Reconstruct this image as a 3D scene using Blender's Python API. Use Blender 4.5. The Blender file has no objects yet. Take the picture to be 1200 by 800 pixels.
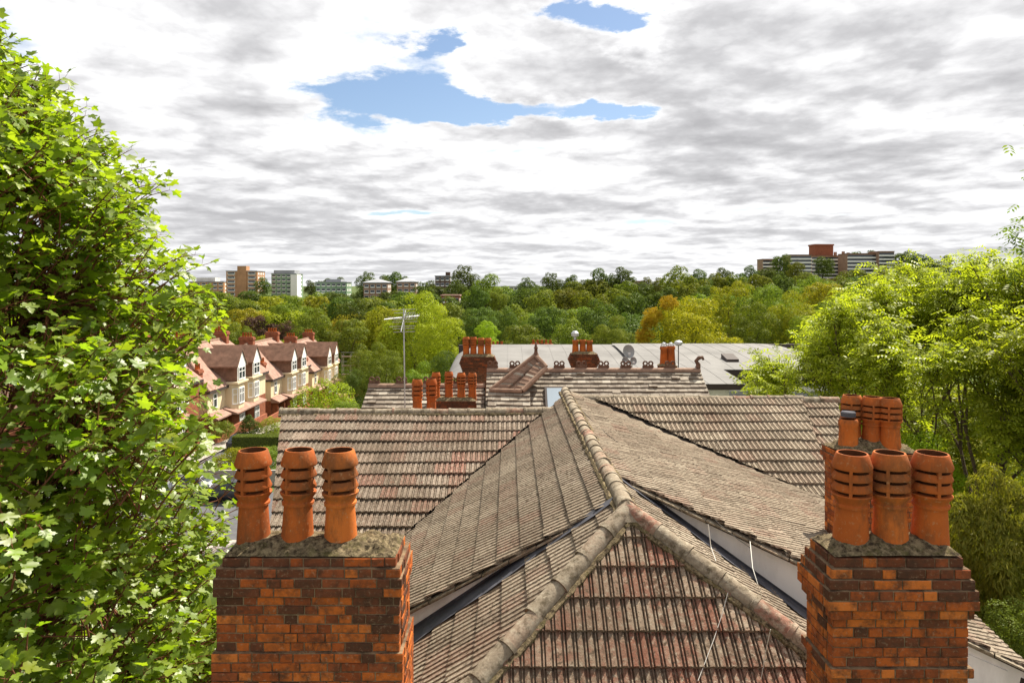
import bpy, bmesh, math, random
import numpy as np
from mathutils import Vector, Matrix
R = math.radians
random.seed(7); rng = np.random.default_rng(11)
sc = bpy.context.scene
col = sc.collection
CZ = 15.5                      # eye height above the street
# ------------------------------------------------------------------ camera
cd = bpy.data.cameras.new('camera'); cam = bpy.data.objects.new('camera', cd); col.objects.link(cam)
cam.location = (0, 0, CZ); cam.rotation_euler = (R(90), 0, 0)
cd.sensor_width = 36; cd.lens = 36*850/1200; cd.shift_x = 4/1200; cd.shift_y = -65/1200
cd.clip_start = 0.1; cd.clip_end = 9000
sc.camera = cam
sc.view_settings.view_transform = 'Standard'; sc.view_settings.look = 'None'
sc.view_settings.exposure = 1.15; sc.view_settings.gamma = 1.0
# ------------------------------------------------------------------ sun
SUN_EL, SUN_AZ = 52, 40        # azimuth clockwise from +Y (away from the viewer)
sd = Vector((math.sin(R(SUN_AZ))*math.cos(R(SUN_EL)), math.cos(R(SUN_AZ))*math.cos(R(SUN_EL)), math.sin(R(SUN_EL))))
sl = bpy.data.lights.new('sun', 'SUN'); sl.energy = 4.8; sl.angle = R(0.53); sl.color = (1, .93, .80)
so = bpy.data.objects.new('sun', sl); col.objects.link(so); so.rotation_euler = sd.to_track_quat('Z', 'Y').to_euler()
so.location = (30, 60, 90)
# ------------------------------------------------------------------ world: Nishita sky under a broken cloud layer
world = bpy.data.worlds.new('World'); sc.world = world; world.use_nodes = True
def build_world():
    nt = world.node_tree; N = nt.nodes; L = nt.links; N.clear()
    def nd(t, **k):
        n = N.new(t)
        for a, b in k.items(): setattr(n, a, b)
        return n
    def mth(op, a, b=None, c=None, clamp=False):
        n = nd('ShaderNodeMath', operation=op, use_clamp=clamp)
        for i, v in enumerate((a, b, c)):
            if v is None: continue
            if isinstance(v, (int, float)): n.inputs[i].default_value = v
            else: L.new(v, n.inputs[i])
        return n.outputs[0]
    def ramp(fac, stops, interp='EASE'):
        n = nd('ShaderNodeValToRGB'); n.color_ramp.interpolation = interp
        e = n.color_ramp.elements
        while len(e) < len(stops): e.new(0.5)
        for s, (p, c) in zip(e, stops): s.position = p; s.color = (*c, 1)
        L.new(fac, n.inputs[0]); return n.outputs[0]
    def mix(f, a, b):
        n = nd('ShaderNodeMix', data_type='RGBA')
        for i, v in ((0, f), (6, a), (7, b)):
            if isinstance(v, (int, float)): n.inputs[i].default_value = v
            elif isinstance(v, tuple): n.inputs[i].default_value = (*v, 1)
            else: L.new(v, n.inputs[i])
        return n.outputs[2]
    def noise(vec, scale, detail, rough, w=0.0, dist=0.0):
        n = nd('ShaderNodeTexNoise', noise_dimensions='4D'); L.new(vec, n.inputs['Vector'])
        n.inputs['W'].default_value = w; n.inputs['Scale'].default_value = scale; n.inputs['Detail'].default_value = detail
        n.inputs['Roughness'].default_value = rough; n.inputs['Distortion'].default_value = dist
        return n.outputs['Fac']
    tc = nd('ShaderNodeTexCoord'); sp = nd('ShaderNodeSeparateXYZ'); L.new(tc.outputs['Generated'], sp.inputs[0])
    z = mth('MAXIMUM', sp.outputs[2], 0.0); zz = mth('ADD', z, 0.11)
    X = mth('DIVIDE', sp.outputs[0], zz); Y = mth('DIVIDE', sp.outputs[1], zz)
    def vec(dx, dy):
        c = nd('ShaderNodeCombineXYZ'); L.new(mth('ADD', X, dx), c.inputs[0]); L.new(mth('ADD', Y, dy), c.inputs[1]); return c.outputs[0]
    P = vec(0.0, 0.0)
    # ragged openings in the layer: (X, Y, rx, ry, depth), edges torn by noise
    wx = mth('MULTIPLY', mth('SUBTRACT', noise(P, 3.4, 7, .62, 9.0), .5), .62); wy = mth('MULTIPLY', mth('SUBTRACT', noise(P, 3.4, 7, .62, 14.0), .5), .62)
    Xw = mth('ADD', X, wx); Yw = mth('ADD', Y, wy); hole = None
    for hx, hy, rx, ry, dp in ((-.46, 2.70, .30, .24, .26), (-.02, 2.82, .34, .16, .29), (-.24, 2.24, .10, .12, .18), (.46, 2.78, .22, .12, .27), (.28, 2.04, .17, .16, .27), (.44, 2.28, .08, .10, .18),
                               (2.1, 4.5, .8, .16, .18), (1.2, 5.0, .5, .14, .14), (-.60, 4.7, .45, .12, .16), (3.2, 3.9, .6, .15, .12), (-4.5, -2.0, 1.2, .9, .25), (3.8, -1.5, 1.0, 1.4, .25)):
        dx = mth('DIVIDE', mth('SUBTRACT', Xw, hx), rx); dy = mth('DIVIDE', mth('SUBTRACT', Yw, hy), ry)
        r2 = mth('ADD', mth('MULTIPLY', dx, dx), mth('MULTIPLY', dy, dy))
        g = mth('MULTIPLY', mth('POWER', 2.718, mth('MULTIPLY', r2, -1.0)), dp)
        hole = g if hole is None else mth('ADD', hole, g)
    def density(dy):
        q = vec(0.0, dy)
        return mth('ADD', mth('ADD', mth('MULTIPLY', noise(q, .80, 3, .45, 3.1), .50), mth('MULTIPLY', noise(q, 2.0, 6, .50, 1.7, .3), .40)), mth('MULTIPLY', noise(q, 6.0, 8, .60, 6.3), .10))
    d0 = density(0.0); d1 = density(.16)
    dens = mth('SUBTRACT', mth('ADD', d0, .012), hole)
    cover = ramp(dens, [(0.350, (0, 0, 0)), (0.42, (1, 1, 1))])
    # lit tops and rims, grey bases: shade grows with thickness and towards the underside
    th = mth('ADD', d0, mth('MULTIPLY', mth('SUBTRACT', d0, d1), .95))
    th = mth('SUBTRACT', th, mth('MULTIPLY', hole, .9))
    bil = mth('ABSOLUTE', mth('SUBTRACT', noise(P, 4.2, 5, .5, 21.0, .2), .5)); bil2 = mth('ABSOLUTE', mth('SUBTRACT', noise(P, 10.0, 4, .5, 27.0), .5))
    th = mth('SUBTRACT', mth('SUBTRACT', th, mth('MULTIPLY', bil, .42)), mth('MULTIPLY', bil2, .16))
    th = mth('ADD', th, .035)
    shade = ramp(th, [(0.34, (1.0, 1.0, 1.0)), (0.42, (.90, .90, .905)), (0.49, (.73, .727, .737)), (0.57, (.55, .547, .56)), (0.68, (.42, .417, .43))], 'LINEAR')
    el = ramp(z, [(0.0, (.68, .685, .70)), (.10, (.70, .705, .72))])
    shade = mix(mth('MULTIPLY', mth('SUBTRACT', 1.0, mth('DIVIDE', z, .14, clamp=True)), .30), shade, el)
    sky = nd('ShaderNodeTexSky', sky_type='NISHITA'); sky.sun_disc = False
    sky.sun_elevation = R(SUN_EL); sky.sun_rotation = R(SUN_AZ); sky.altitude = 60; sky.dust_density = .6; sky.ozone_density = 1.4
    bg1 = nd('ShaderNodeBackground'); bg1.inputs[1].default_value = .060; L.new(sky.outputs[0], bg1.inputs[0])
    bg2 = nd('ShaderNodeBackground'); bg2.inputs[1].default_value = .56; L.new(shade, bg2.inputs[0])
    ms = nd('ShaderNodeMixShader'); L.new(cover, ms.inputs[0]); L.new(bg1.outputs[0], ms.inputs[1]); L.new(bg2.outputs[0], ms.inputs[2])
    out = nd('ShaderNodeOutputWorld'); L.new(ms.outputs[0], out.inputs[0])
    world.cycles.sampling_method = 'MANUAL'; world.cycles.sample_map_resolution = 512
build_world()

# ------------------------------------------------------------------ helpers
def P(px, py, D):
    """point at distance D ahead of the eye on the sight line through a picture point"""
    return Vector(((px-596)/850*D, D, CZ-(py-335)/850*D))
def terrain(x, y):
    s = lambda a, b, v: (lambda t: t*t*(3-2*t))(min(1, max(0, (v-a)/(b-a))))
    h = -7.5*s(55, 165, y) + 12*s(190, 430, y) + 9*s(430, 900, y)
    h += 13*math.exp(-((x-255)/130)**2-((y-560)/170)**2)
    return h
def tag(o, label=None, cat=None, group=None, kind=None):
    for k, v in (('label', label), ('category', cat), ('group', group), ('kind', kind)):
        if v: o[k] = v
    return o
def empty(name, loc=(0, 0, 0), parent=None, rz=0):
    o = bpy.data.objects.new(name, None); col.objects.link(o); o.location = loc; o.rotation_euler = (0, 0, rz)
    o.empty_display_size = .2
    if parent: o.parent = parent
    return o
def link(name, me, parent=None, mw=None):
    o = bpy.data.objects.new(name, me); col.objects.link(o)
    if parent: o.parent = parent
    if mw is not None: o.matrix_local = mw
    return o
def mesh_np(name, v, f, mats, smooth=False):
    me = bpy.data.meshes.new(name); v = np.asarray(v, dtype=np.float32); f = np.asarray(f, dtype=np.int32); k = f.shape[1]
    me.vertices.add(len(v)); me.vertices.foreach_set('co', v.ravel())
    me.loops.add(f.size); me.loops.foreach_set('vertex_index', f.ravel())
    me.polygons.add(len(f)); me.polygons.foreach_set('loop_start', np.arange(0, f.size, k, dtype=np.int32))
    me.polygons.foreach_set('loop_total', np.full(len(f), k, dtype=np.int32))
    if smooth: me.polygons.foreach_set('use_smooth', np.ones(len(f), dtype=bool))
    for m in (mats if isinstance(mats, (list, tuple)) else [mats]): me.materials.append(m)
    me.update(calc_edges=True); return me
class MB:
    def __init__(s): s.v = []; s.f = []; s.m = []
    def add(s, v, f, m=0):
        n = len(s.v); s.v += [tuple(a) for a in v]; s.f += [tuple(i+n for i in q) for q in f]; s.m += [m]*len(f); return s
    def box(s, a, b, m=0):
        (x0, y0, z0), (x1, y1, z1) = a, b
        v = [(x0, y0, z0), (x1, y0, z0), (x1, y1, z0), (x0, y1, z0), (x0, y0, z1), (x1, y0, z1), (x1, y1, z1), (x0, y1, z1)]
        return s.add(v, [(0, 3, 2, 1), (4, 5, 6, 7), (0, 1, 5, 4), (1, 2, 6, 5), (2, 3, 7, 6), (3, 0, 4, 7)], m)
    def prism(s, pts, vec, m=0):
        """polygon (3-D points) extruded by vec"""
        pts = [Vector(p) for p in pts]; vec = Vector(vec); n = len(pts)
        v = pts+[p+vec for p in pts]
        f = [tuple(range(n)), tuple(range(2*n-1, n-1, -1))]+[(i, i+n, (i+1) % n+n, (i+1) % n) for i in range(n)]
        return s.add(v, f, m)
    def tube(s, pts, rad, seg=6, m=0, caps=True):
        pts = [Vector(p) for p in pts]; rad = rad if isinstance(rad, (list, tuple)) else [rad]*len(pts)
        n0 = len(s.v); prev = None
        for i, p in enumerate(pts):
            t = (pts[min(i+1, len(pts)-1)]-pts[max(i-1, 0)]).normalized()
            if prev is None: a = t.orthogonal().normalized()
            else:
                a = (prev-t*prev.dot(t))
                a = a.normalized() if a.length > 1e-5 else t.orthogonal().normalized()
            prev = a; b = t.cross(a)
            for k in range(seg):
                th = 2*math.pi*k/seg; s.v.append(tuple(p+(a*math.cos(th)+b*math.sin(th))*rad[i]))
        for i in range(len(pts)-1):
            for k in range(seg):
                k2 = (k+1) % seg; s.f.append((n0+i*seg+k, n0+i*seg+k2, n0+(i+1)*seg+k2, n0+(i+1)*seg+k)); s.m.append(m)
        if caps:
            s.f.append(tuple(n0+k for k in range(seg-1, -1, -1))); s.m.append(m)
            e = n0+(len(pts)-1)*seg; s.f.append(tuple(e+k for k in range(seg))); s.m.append(m)
        return s
    def lathe(s, prof, seg=24, c=(0, 0, 0), m=0, mats=None):
        n0 = len(s.v)
        for r, z in prof:
            for k in range(seg):
                t = 2*math.pi*k/seg; s.v.append((c[0]+r*math.cos(t), c[1]+r*math.sin(t), c[2]+z))
        for i in range(len(prof)-1):
            for k in range(seg):
                k2 = (k+1) % seg; s.f.append((n0+i*seg+k, n0+i*seg+k2, n0+(i+1)*seg+k2, n0+(i+1)*seg+k)); s.m.append(mats[i] if mats else m)
        return s
    def mesh(s, name, mats, smooth=False, normals=True):
        me = bpy.data.meshes.new(name); me.from_pydata(s.v, [], s.f)
        for mm in (mats if isinstance(mats, (list, tuple)) else [mats]): me.materials.append(mm)
        me.polygons.foreach_set('material_index', s.m)
        if normals:
            bm = bmesh.new(); bm.from_mesh(me); bmesh.ops.recalc_face_normals(bm, faces=bm.faces); bm.to_mesh(me); bm.free()
        if smooth: me.polygons.foreach_set('use_smooth', [True]*len(me.polygons)); me.set_sharp_from_angle(angle=R(38))
        me.update(); return me
    def build(s, name, mats, parent=None, smooth=False): return link(name, s.mesh(name, mats, smooth), parent)

# ------------------------------------------------------------------ materials
class NB:
    def __init__(s, name):
        s.mat = bpy.data.materials.new(name); s.mat.use_nodes = True; s.nt = s.mat.node_tree; s.N = s.nt.nodes; s.L = s.nt.links
        s.N.clear(); s.out = s.N.new('ShaderNodeOutputMaterial')
    def n(s, t, **k):
        x = s.N.new(t)
        for a, b in k.items(): setattr(x, a, b)
        return x
    def set(s, sock, v):
        if isinstance(v, (int, float)): sock.default_value = v
        elif isinstance(v, tuple): sock.default_value = (*v, 1) if len(v) == 3 and sock.type == 'RGBA' else v
        else: s.L.new(v, sock)
    def math(s, op, a, b=0.0, clamp=False):
        x = s.n('ShaderNodeMath', operation=op, use_clamp=clamp); s.set(x.inputs[0], a); s.set(x.inputs[1], b); return x.outputs[0]
    def mix(s, f, a, b, blend='MIX'):
        x = s.n('ShaderNodeMix', data_type='RGBA', blend_type=blend); s.set(x.inputs[0], f); s.set(x.inputs[6], a); s.set(x.inputs[7], b); return x.outputs[2]
    def ramp(s, f, stops, interp='LINEAR'):
        x = s.n('ShaderNodeValToRGB'); x.color_ramp.interpolation = interp; e = x.color_ramp.elements
        while len(e) < len(stops): e.new(.5)
        for q, (p, c) in zip(e, stops): q.position = p; q.color = (*c, 1) if isinstance(c, tuple) else (c, c, c, 1)
        s.L.new(f, x.inputs[0]); return x.outputs[0]
    def pos(s): return s.n('ShaderNodeNewGeometry').outputs['Position']
    def objc(s): return s.n('ShaderNodeTexCoord').outputs['Object']
    def island(s): return s.n('ShaderNodeNewGeometry').outputs['Random Per Island']
    def orand(s): return s.n('ShaderNodeObjectInfo').outputs['Random']
    def rnd(s):  # differs for every piece, joined or separate
        return s.math('FRACT', s.math('ADD', s.math('MULTIPLY', s.island(), 7.31), s.math('MULTIPLY', s.orand(), 3.17)))
    def noise(s, vec, scale, detail=6, rough=.6, sc3=None, dist=0):
        if sc3:
            mp = s.n('ShaderNodeMapping'); s.L.new(vec, mp.inputs[0]); mp.inputs['Scale'].default_value = sc3; vec = mp.outputs[0]
        x = s.n('ShaderNodeTexNoise'); s.L.new(vec, x.inputs['Vector']); x.inputs['Scale'].default_value = scale
        x.inputs['Detail'].default_value = detail; x.inputs['Roughness'].default_value = rough; x.inputs['Distortion'].default_value = dist
        return x.outputs['Fac']
    def bump(s, h, strength=.5, dist=.01):
        x = s.n('ShaderNodeBump'); s.L.new(h, x.inputs['Height']); x.inputs['Strength'].default_value = strength; x.inputs['Distance'].default_value = dist
        return x.outputs[0]
    def princ(s, colr, rough=.85, spec=.3, normal=None, metal=0.0):
        b = s.n('ShaderNodeBsdfPrincipled'); s.set(b.inputs['Base Color'], colr); s.set(b.inputs['Roughness'], rough)
        s.set(b.inputs['Specular IOR Level'], spec); s.set(b.inputs['Metallic'], metal)
        if normal is not None: s.L.new(normal, b.inputs['Normal'])
        s.L.new(b.outputs[0], s.out.inputs[0]); return s.mat
M = {}
def simple(name, c, rough=.8, spec=.3, var=.25, scale=3.0, metal=0.0, bump=0.0):
    b = NB(name); p = b.pos(); n = b.noise(p, scale, 7, .62)
    c2 = tuple(max(0, x*(1-var)) for x in c); c1 = tuple(min(1, x*(1+var*.5)) for x in c)
    cc = b.mix(b.ramp(n, [(.3, 0.0), (.7, 1.0)]), c2, c1)
    nm = b.bump(b.noise(p, scale*9, 5, .6), bump, .02) if bump else None
    M[name] = b.princ(cc, rough, spec, nm, metal); return M[name]
def mat_tile():
    for nm, base_st, red_t, dark in (('tile', [(0, (.20, .155, .115)), (.3, (.27, .215, .16)), (.55, (.32, .26, .195)), (.78, (.26, .195, .145)), (.92, (.26, .175, .13)), (1, (.35, .29, .22))], .63, .40),
                              ('tile_red', [(0, (.14, .085, .06)), (.3, (.22, .15, .105)), (.55, (.28, .205, .145)), (.75, (.23, .115, .08)), (.9, (.27, .105, .07)), (1, (.32, .25, .18))], .49, .5),
                              ('tile_dark', [(0, (.15, .11, .085)), (.3, (.21, .16, .125)), (.55, (.27, .215, .17)), (.78, (.21, .14, .105)), (.92, (.25, .12, .09)), (1, (.33, .28, .22))], .59, .6)):
        b = NB('concrete_'+nm); p = b.pos(); r = b.rnd(); base = b.ramp(r, base_st)
        lich = b.noise(p, 26, 8, .72)
        c = b.mix(b.ramp(lich, [(.50, 0.0), (.63, .8)]), base, (.43, .38, .29))
        c = b.mix(b.ramp(b.noise(p, 5.0, 6, .68), [(red_t, 0.0), (red_t+.11, .75)]), c, (.215, .080, .052))
        c = b.mix(b.ramp(b.noise(p, 17, 7, .75, dist=.3), [(.53, 0.0), (.61, .92)]), c, (.055, .040, .025))
        c = b.mix(b.ramp(b.noise(p, .7, 4, .6), [(.35, dark), (.62, 0.0)]), c, (.11, .078, .052))
        M[nm] = b.princ(c, .95, .12, b.bump(b.noise(p, 60, 8, .72), .9, .016))
    b = NB('tile_groove'); p = b.pos(); c = b.mix(b.ramp(b.noise(p, 14, 6, .7), [(.42, 0.0), (.60, 1.0)]), (.055, .042, .03), (.15, .115, .08)); M['tile_groove'] = b.princ(c, .97, .08)
def mat_ridge():
    b = NB('ridge_concrete'); p = b.pos()
    base = b.ramp(b.rnd(), [(0, (.20, .16, .115)), (.6, (.27, .22, .16)), (.86, (.26, .175, .125)), (1, (.25, .12, .085))])
    c = b.mix(b.ramp(b.noise(p, 11, 8, .7), [(.46, 0.0), (.64, .8)]), base, (.38, .33, .25))
    c = b.mix(b.ramp(b.noise(p, 7, 8, .75), [(.50, 0.0), (.62, .88)]), c, (.085, .065, .04))
    M['ridge'] = b.princ(c, .95, .15, b.bump(b.noise(p, 45, 8, .72), .8, .015))
def mat_brick():
    for nm, st in (('brick', [(0, (.20, .052, .020)), (.2, (.31, .075, .021)), (.5, (.41, .10, .022)), (.78, (.50, .13, .025)), (1, (.56, .165, .038))]),
                   ('brick_sooty', [(0, (.085, .036, .020)), (.45, (.13, .046, .024)), (.72, (.18, .055, .025)), (1, (.28, .075, .028))])):
        b = NB(nm); p = b.pos(); c = b.ramp(b.rnd(), st)
        c = b.mix(b.ramp(b.noise(p, 9, 8, .72), [(.45, 0.0), (.64, .8)]), c, (.06, .034, .022))
        c = b.mix(b.ramp(b.noise(p, 2.4, 6, .7), [(.50, 0.0), (.72, .72)]), c, (.055, .032, .022))
        c = b.mix(b.ramp(b.noise(p, 33, 6, .7), [(.56, 0.0), (.70, .5)]), c, (.36, .25, .16))
        M[nm] = b.princ(c, .95, .08, b.bump(b.noise(p, 80, 8, .7), .7, .008))
    b = NB('mortar'); p = b.pos()
    c = b.mix(b.ramp(b.noise(p, 6, 8, .7), [(.4, 0.0), (.6, 1.0)]), (.25, .17, .10), (.085, .055, .035))
    M['mortar'] = b.princ(c, .97, .1, b.bump(b.noise(p, 60, 8, .7), .8, .01))
    b = NB('flaunching'); p = b.pos()
    c = b.mix(b.ramp(b.noise(p, 22, 8, .75), [(.40, 0.0), (.60, 1.0)]), (.05, .036, .023), (.31, .24, .14))
    c = b.mix(b.ramp(b.noise(p, 9, 6, .7), [(.52, 0.0), (.64, .75)]), c, (.11, .095, .035))
    M['flaunching'] = b.princ(c, .97, .1, b.bump(b.noise(p, 55, 8, .75), 1.0, .03))
def mat_terracotta():
    b = NB('terracotta'); p = b.pos()
    o = b.orand(); oc = b.objc()
    c = b.ramp(b.math('ADD', b.math('MULTIPLY', o, .5), b.math('MULTIPLY', b.noise(p, 3.5, 6, .65), .7)), [(.25, (.33, .075, .016)), (.55, (.44, .105, .018)), (.85, (.52, .14, .026))])
    c = b.mix(b.ramp(b.noise(p, 4.5, 8, .74, sc3=(1, 1, .4)), [(.47, 0.0), (.66, .85)]), c, (.13, .055, .022))
    sep = b.n('ShaderNodeSeparateXYZ'); b.L.new(oc, sep.inputs[0])
    so_ = b.math('MULTIPLY', b.ramp(b.math('ADD', sep.outputs[2], b.math('MULTIPLY', b.math('SUBTRACT', b.noise(p, 6, 7, .7), .5), .9)), [(.50, 0.0), (.70, .85), (.88, .55), (1.0, .15)]), b.ramp(o, [(.1, .25), (.9, 1.0)]))
    c = b.mix(so_, c, (.16, .060, .024))
    c = b.mix(b.ramp(b.noise(p, 26, 6, .72), [(.57, 0.0), (.70, .6)]), c, (.42, .24, .12))
    M['terracotta'] = b.princ(c, .82, .18, b.bump(b.noise(p, 40, 7, .65), .35, .008))
    M['terracotta_far'] = simple('terracotta_far', (.46, .12, .04), .8, .3, .5, 4)
def leaf(name, c1, c2, trans=.40, gloss=.05, grough=.45, tcol=None):
    b = NB(name); r = b.rnd(); o = b.orand()
    c = b.mix(r, c1, c2)
    hs = b.n('ShaderNodeHueSaturation'); hs.inputs['Hue'].default_value = .5; b.set(hs.inputs['Value'], b.math('ADD', b.math('MULTIPLY', o, .5), .75))
    b.set(hs.inputs['Hue'], b.math('ADD', b.math('MULTIPLY', o, .035), .4825)); b.L.new(c, hs.inputs['Color']); c = hs.outputs[0]
    d = b.n('ShaderNodeBsdfDiffuse'); b.L.new(c, d.inputs[0])
    t = b.n('ShaderNodeBsdfTranslucent'); b.L.new(b.mix(1.0, c, tcol or (1.5, 1.55, .55), 'MULTIPLY'), t.inputs[0])
    m1 = b.n('ShaderNodeMixShader'); m1.inputs[0].default_value = trans; b.L.new(d.outputs[0], m1.inputs[1]); b.L.new(t.outputs[0], m1.inputs[2])
    g = b.n('ShaderNodeBsdfGlossy'); g.inputs['Roughness'].default_value = grough; g.inputs[0].default_value = (1, 1, .95, 1)
    m2 = b.n('ShaderNodeMixShader'); m2.inputs[0].default_value = gloss; b.L.new(m1.outputs[0], m2.inputs[1]); b.L.new(g.outputs[0], m2.inputs[2])
    b.L.new(m2.outputs[0], b.out.inputs[0]); M[name] = b.mat; return b.mat
def mat_slate():
    b = NB('slate'); p = b.pos()
    c = b.ramp(b.rnd(), [(0, (.13, .10, .075)), (.5, (.18, .145, .11)), (.9, (.235, .195, .15)), (1, (.36, .32, .26))])
    c = b.mix(b.ramp(b.noise(p, 6, 7, .7), [(.5, 0.0), (.68, .7)]), c, (.40, .36, .29))
    M['slate'] = b.princ(c, .8, .3, b.bump(b.noise(p, 30, 6, .7), .4, .01))
def mat_render(name, c, stain):
    b = NB(name); p = b.pos()
    cc = b.mix(b.ramp(b.noise(p, 2.2, 8, .68, sc3=(1, 1, .3)), [(.46, 0.0), (.72, .65)]), c, stain)
    M[name] = b.princ(cc, .9, .2, b.bump(b.noise(p, 40, 6, .6), .25, .008))
def mat_glass(name, c, rough=.08):
    b = NB(name); M[name] = b.princ(c, rough, .6)
mat_tile(); mat_ridge(); mat_brick(); mat_terracotta(); mat_slate()
mat_render('white_render', (.82, .80, .77), (.52, .50, .47)); mat_render('cream_render', (.66, .55, .37), (.52, .42, .27))
mat_render('pebbledash', (.70, .66, .58), (.50, .46, .38))
mat_glass('window_glass', (.03, .04, .05)); mat_glass('skylight_glass', (.30, .36, .42), .15)
simple('lead', (.075, .075, .09), .75, .2, .5, 5, 0.0, .2); simple('dark_under', (.05, .042, .036), .95, .1, .2)
simple('white_paint', (.78, .77, .74), .6, .3, .12); simple('soot', (.025, .018, .014), .98, .05, .3)
simple('cottage_tile', (.33, .20, .155), .9, .2, .4, 1.6, 0, .3); simple('cottage_tile_brown', (.225, .13, .09), .9, .2, .4, 1.6, 0, .3)
simple('red_brick_far', (.28, .095, .05), .92, .2, .45, 2.2); simple('brown_brick_far', (.30, .19, .13), .92, .2, .25, .3)
simple('orange_brick_far', (.44, .24, .13), .92, .2, .25, .25); simple('green_cladding', (.17, .27, .16), .7, .3, .2, .2)
simple('grey_cladding', (.30, .31, .33), .7, .3, .2, .2); simple('concrete_pale', (.55, .53, .50), .85, .2, .2, .3)
simple('membrane', (.19, .183, .175), .8, .2, .28, .5, 0, .1); simple('dark_fascia', (.055, .04, .035), .7, .3, .2)
simple('galvanised', (.46, .47, .48), .45, .5, .15, 6, .55); simple('cable_pale', (.70, .68, .62), .6, .3, .1); simple('cable_dark', (.05, .045, .04), .7, .2, .1)
simple('asphalt', (.10, .10, .105), .92, .25, .3, 1.5, 0, .3); simple('paving', (.36, .32, .28), .92, .2, .25, 2, 0, .2)
simple('grass', (.085, .115, .035), .95, .1, .5, .35, 0, .4); simple('dry_grass', (.42, .34, .13), .95, .1, .3, .3)
simple('bark', (.115, .085, .06), .95, .1, .5, 9, 0, .6); simple('bark_grey', (.17, .14, .10), .95, .1, .45, 9, 0, .6); simple('twig', (.17, .065, .035), .85, .2, .3, 8)
simple('crest_clay', (.15, .085, .058), .9, .2, .45, 5, 0, .3); simple('ridge_clay', (.27, .175, .125), .9, .2, .35, 4, 0, .3)
simple('car_paint', (.012, .013, .018), .25, .6, .1); simple('car_paint_silver', (.35, .36, .38), .3, .6, .1, 3, .5); simple('tyre', (.02, .02, .02), .9, .2, .1); simple('alloy', (.5, .5, .52), .35, .5, .1, 3, .8)
simple('dish', (.30, .30, .30), .6, .3, .15); simple('wood_dark', (.10, .06, .04), .8, .2, .3)
leaf('leaf_maple', (.12, .195, .015), (.25, .325, .026), .54, .030, .42, tcol=(1.55, 1.6, .55))
leaf('leaf_ash', (.21, .27, .026), (.35, .39, .036), .52, .018, .45)
leaf('leaf_green', (.09, .135, .017), (.175, .215, .026), .32, .008)
leaf('leaf_lime', (.175, .21, .014), (.29, .295, .02), .34, .008)
leaf('leaf_dark', (.052, .082, .017), (.10, .13, .024), .28, .006)
leaf('leaf_olive', (.095, .118, .017), (.17, .178, .025), .30, .006)
leaf('leaf_orange', (.27, .195, .012), (.38, .225, .014), .34, .008, tcol=(1.3, 1.2, .5))
leaf('leaf_gold', (.18, .18, .013), (.29, .24, .016), .34, .008, tcol=(1.3, 1.25, .5))
leaf('leaf_copper', (.05, .028, .024), (.09, .048, .034), .25, .006, tcol=(1.3, .9, .7))
leaf('leaf_conifer', (.13, .145, .017), (.245, .225, .03), .36, .008)
leaf('leaf_fresh', (.18, .27, .016), (.28, .35, .026), .44, .010)
leaf('leaf_hedge', (.075, .12, .02), (.14, .18, .028), .3, .008)
# ================================================================== THE GROUND
def build_ground():
    xs = list(np.arange(-700, 701, 20)); ys = list(np.arange(-60, 300, 10))+list(np.arange(300, 1000, 25))+[1100, 1300, 1600, 2200, 3200, 5000]
    xs = [-4000, -2400, -1400, -1000]+xs+[1000, 1400, 2400, 4000]
    v = [(x, y, terrain(x, y)-.05) for y in ys for x in xs]; nx = len(xs)
    f = [(j*nx+i, j*nx+i+1, (j+1)*nx+i+1, (j+1)*nx+i) for j in range(len(ys)-1) for i in range(nx-1)]
    tag(link('ground', mesh_np('ground', v, f, M['grass'], True)), kind='structure')
    def strip(name, pts, w0, w1, m, lift, axis):
        mb = MB(); n = len(pts)
        vv = []
        for t in pts:
            for w in (w0, w1):
                x, y = (t, w) if axis == 'x' else (w, t)
                vv.append((x, y, terrain(x, y)+lift))
        mb.add(vv, [(2*i, 2*i+1, 2*i+3, 2*i+2) for i in range(n-1)])
        return tag(mb.build(name, M[m]), kind='structure')
    strip('side_road', np.arange(-60, -7, 3.0), 44, 54.5, 'asphalt', .02, 'x')
    strip('street', np.arange(54.6, 170, 5.0), -27.5, -20.5, 'asphalt', .02, 'y')
    for nm, a, b in (('pavement_near', 41.8, 44), ('pavement_far', 54.5, 56.6)):
        m = MB().box((-60, a, .0), (-28 if nm == 'pavement_far' else -7, b, .12)); tag(m.build(nm, M['paving']), kind='structure')
    strip('pavement_row', np.arange(57, 170, 5.0), -29.6, -27.5, 'paving', .12, 'y')
    strip('meadow', np.arange(120, 160, 5.0), -40, -10, 'dry_grass', .03, 'y')
build_ground()

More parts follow.
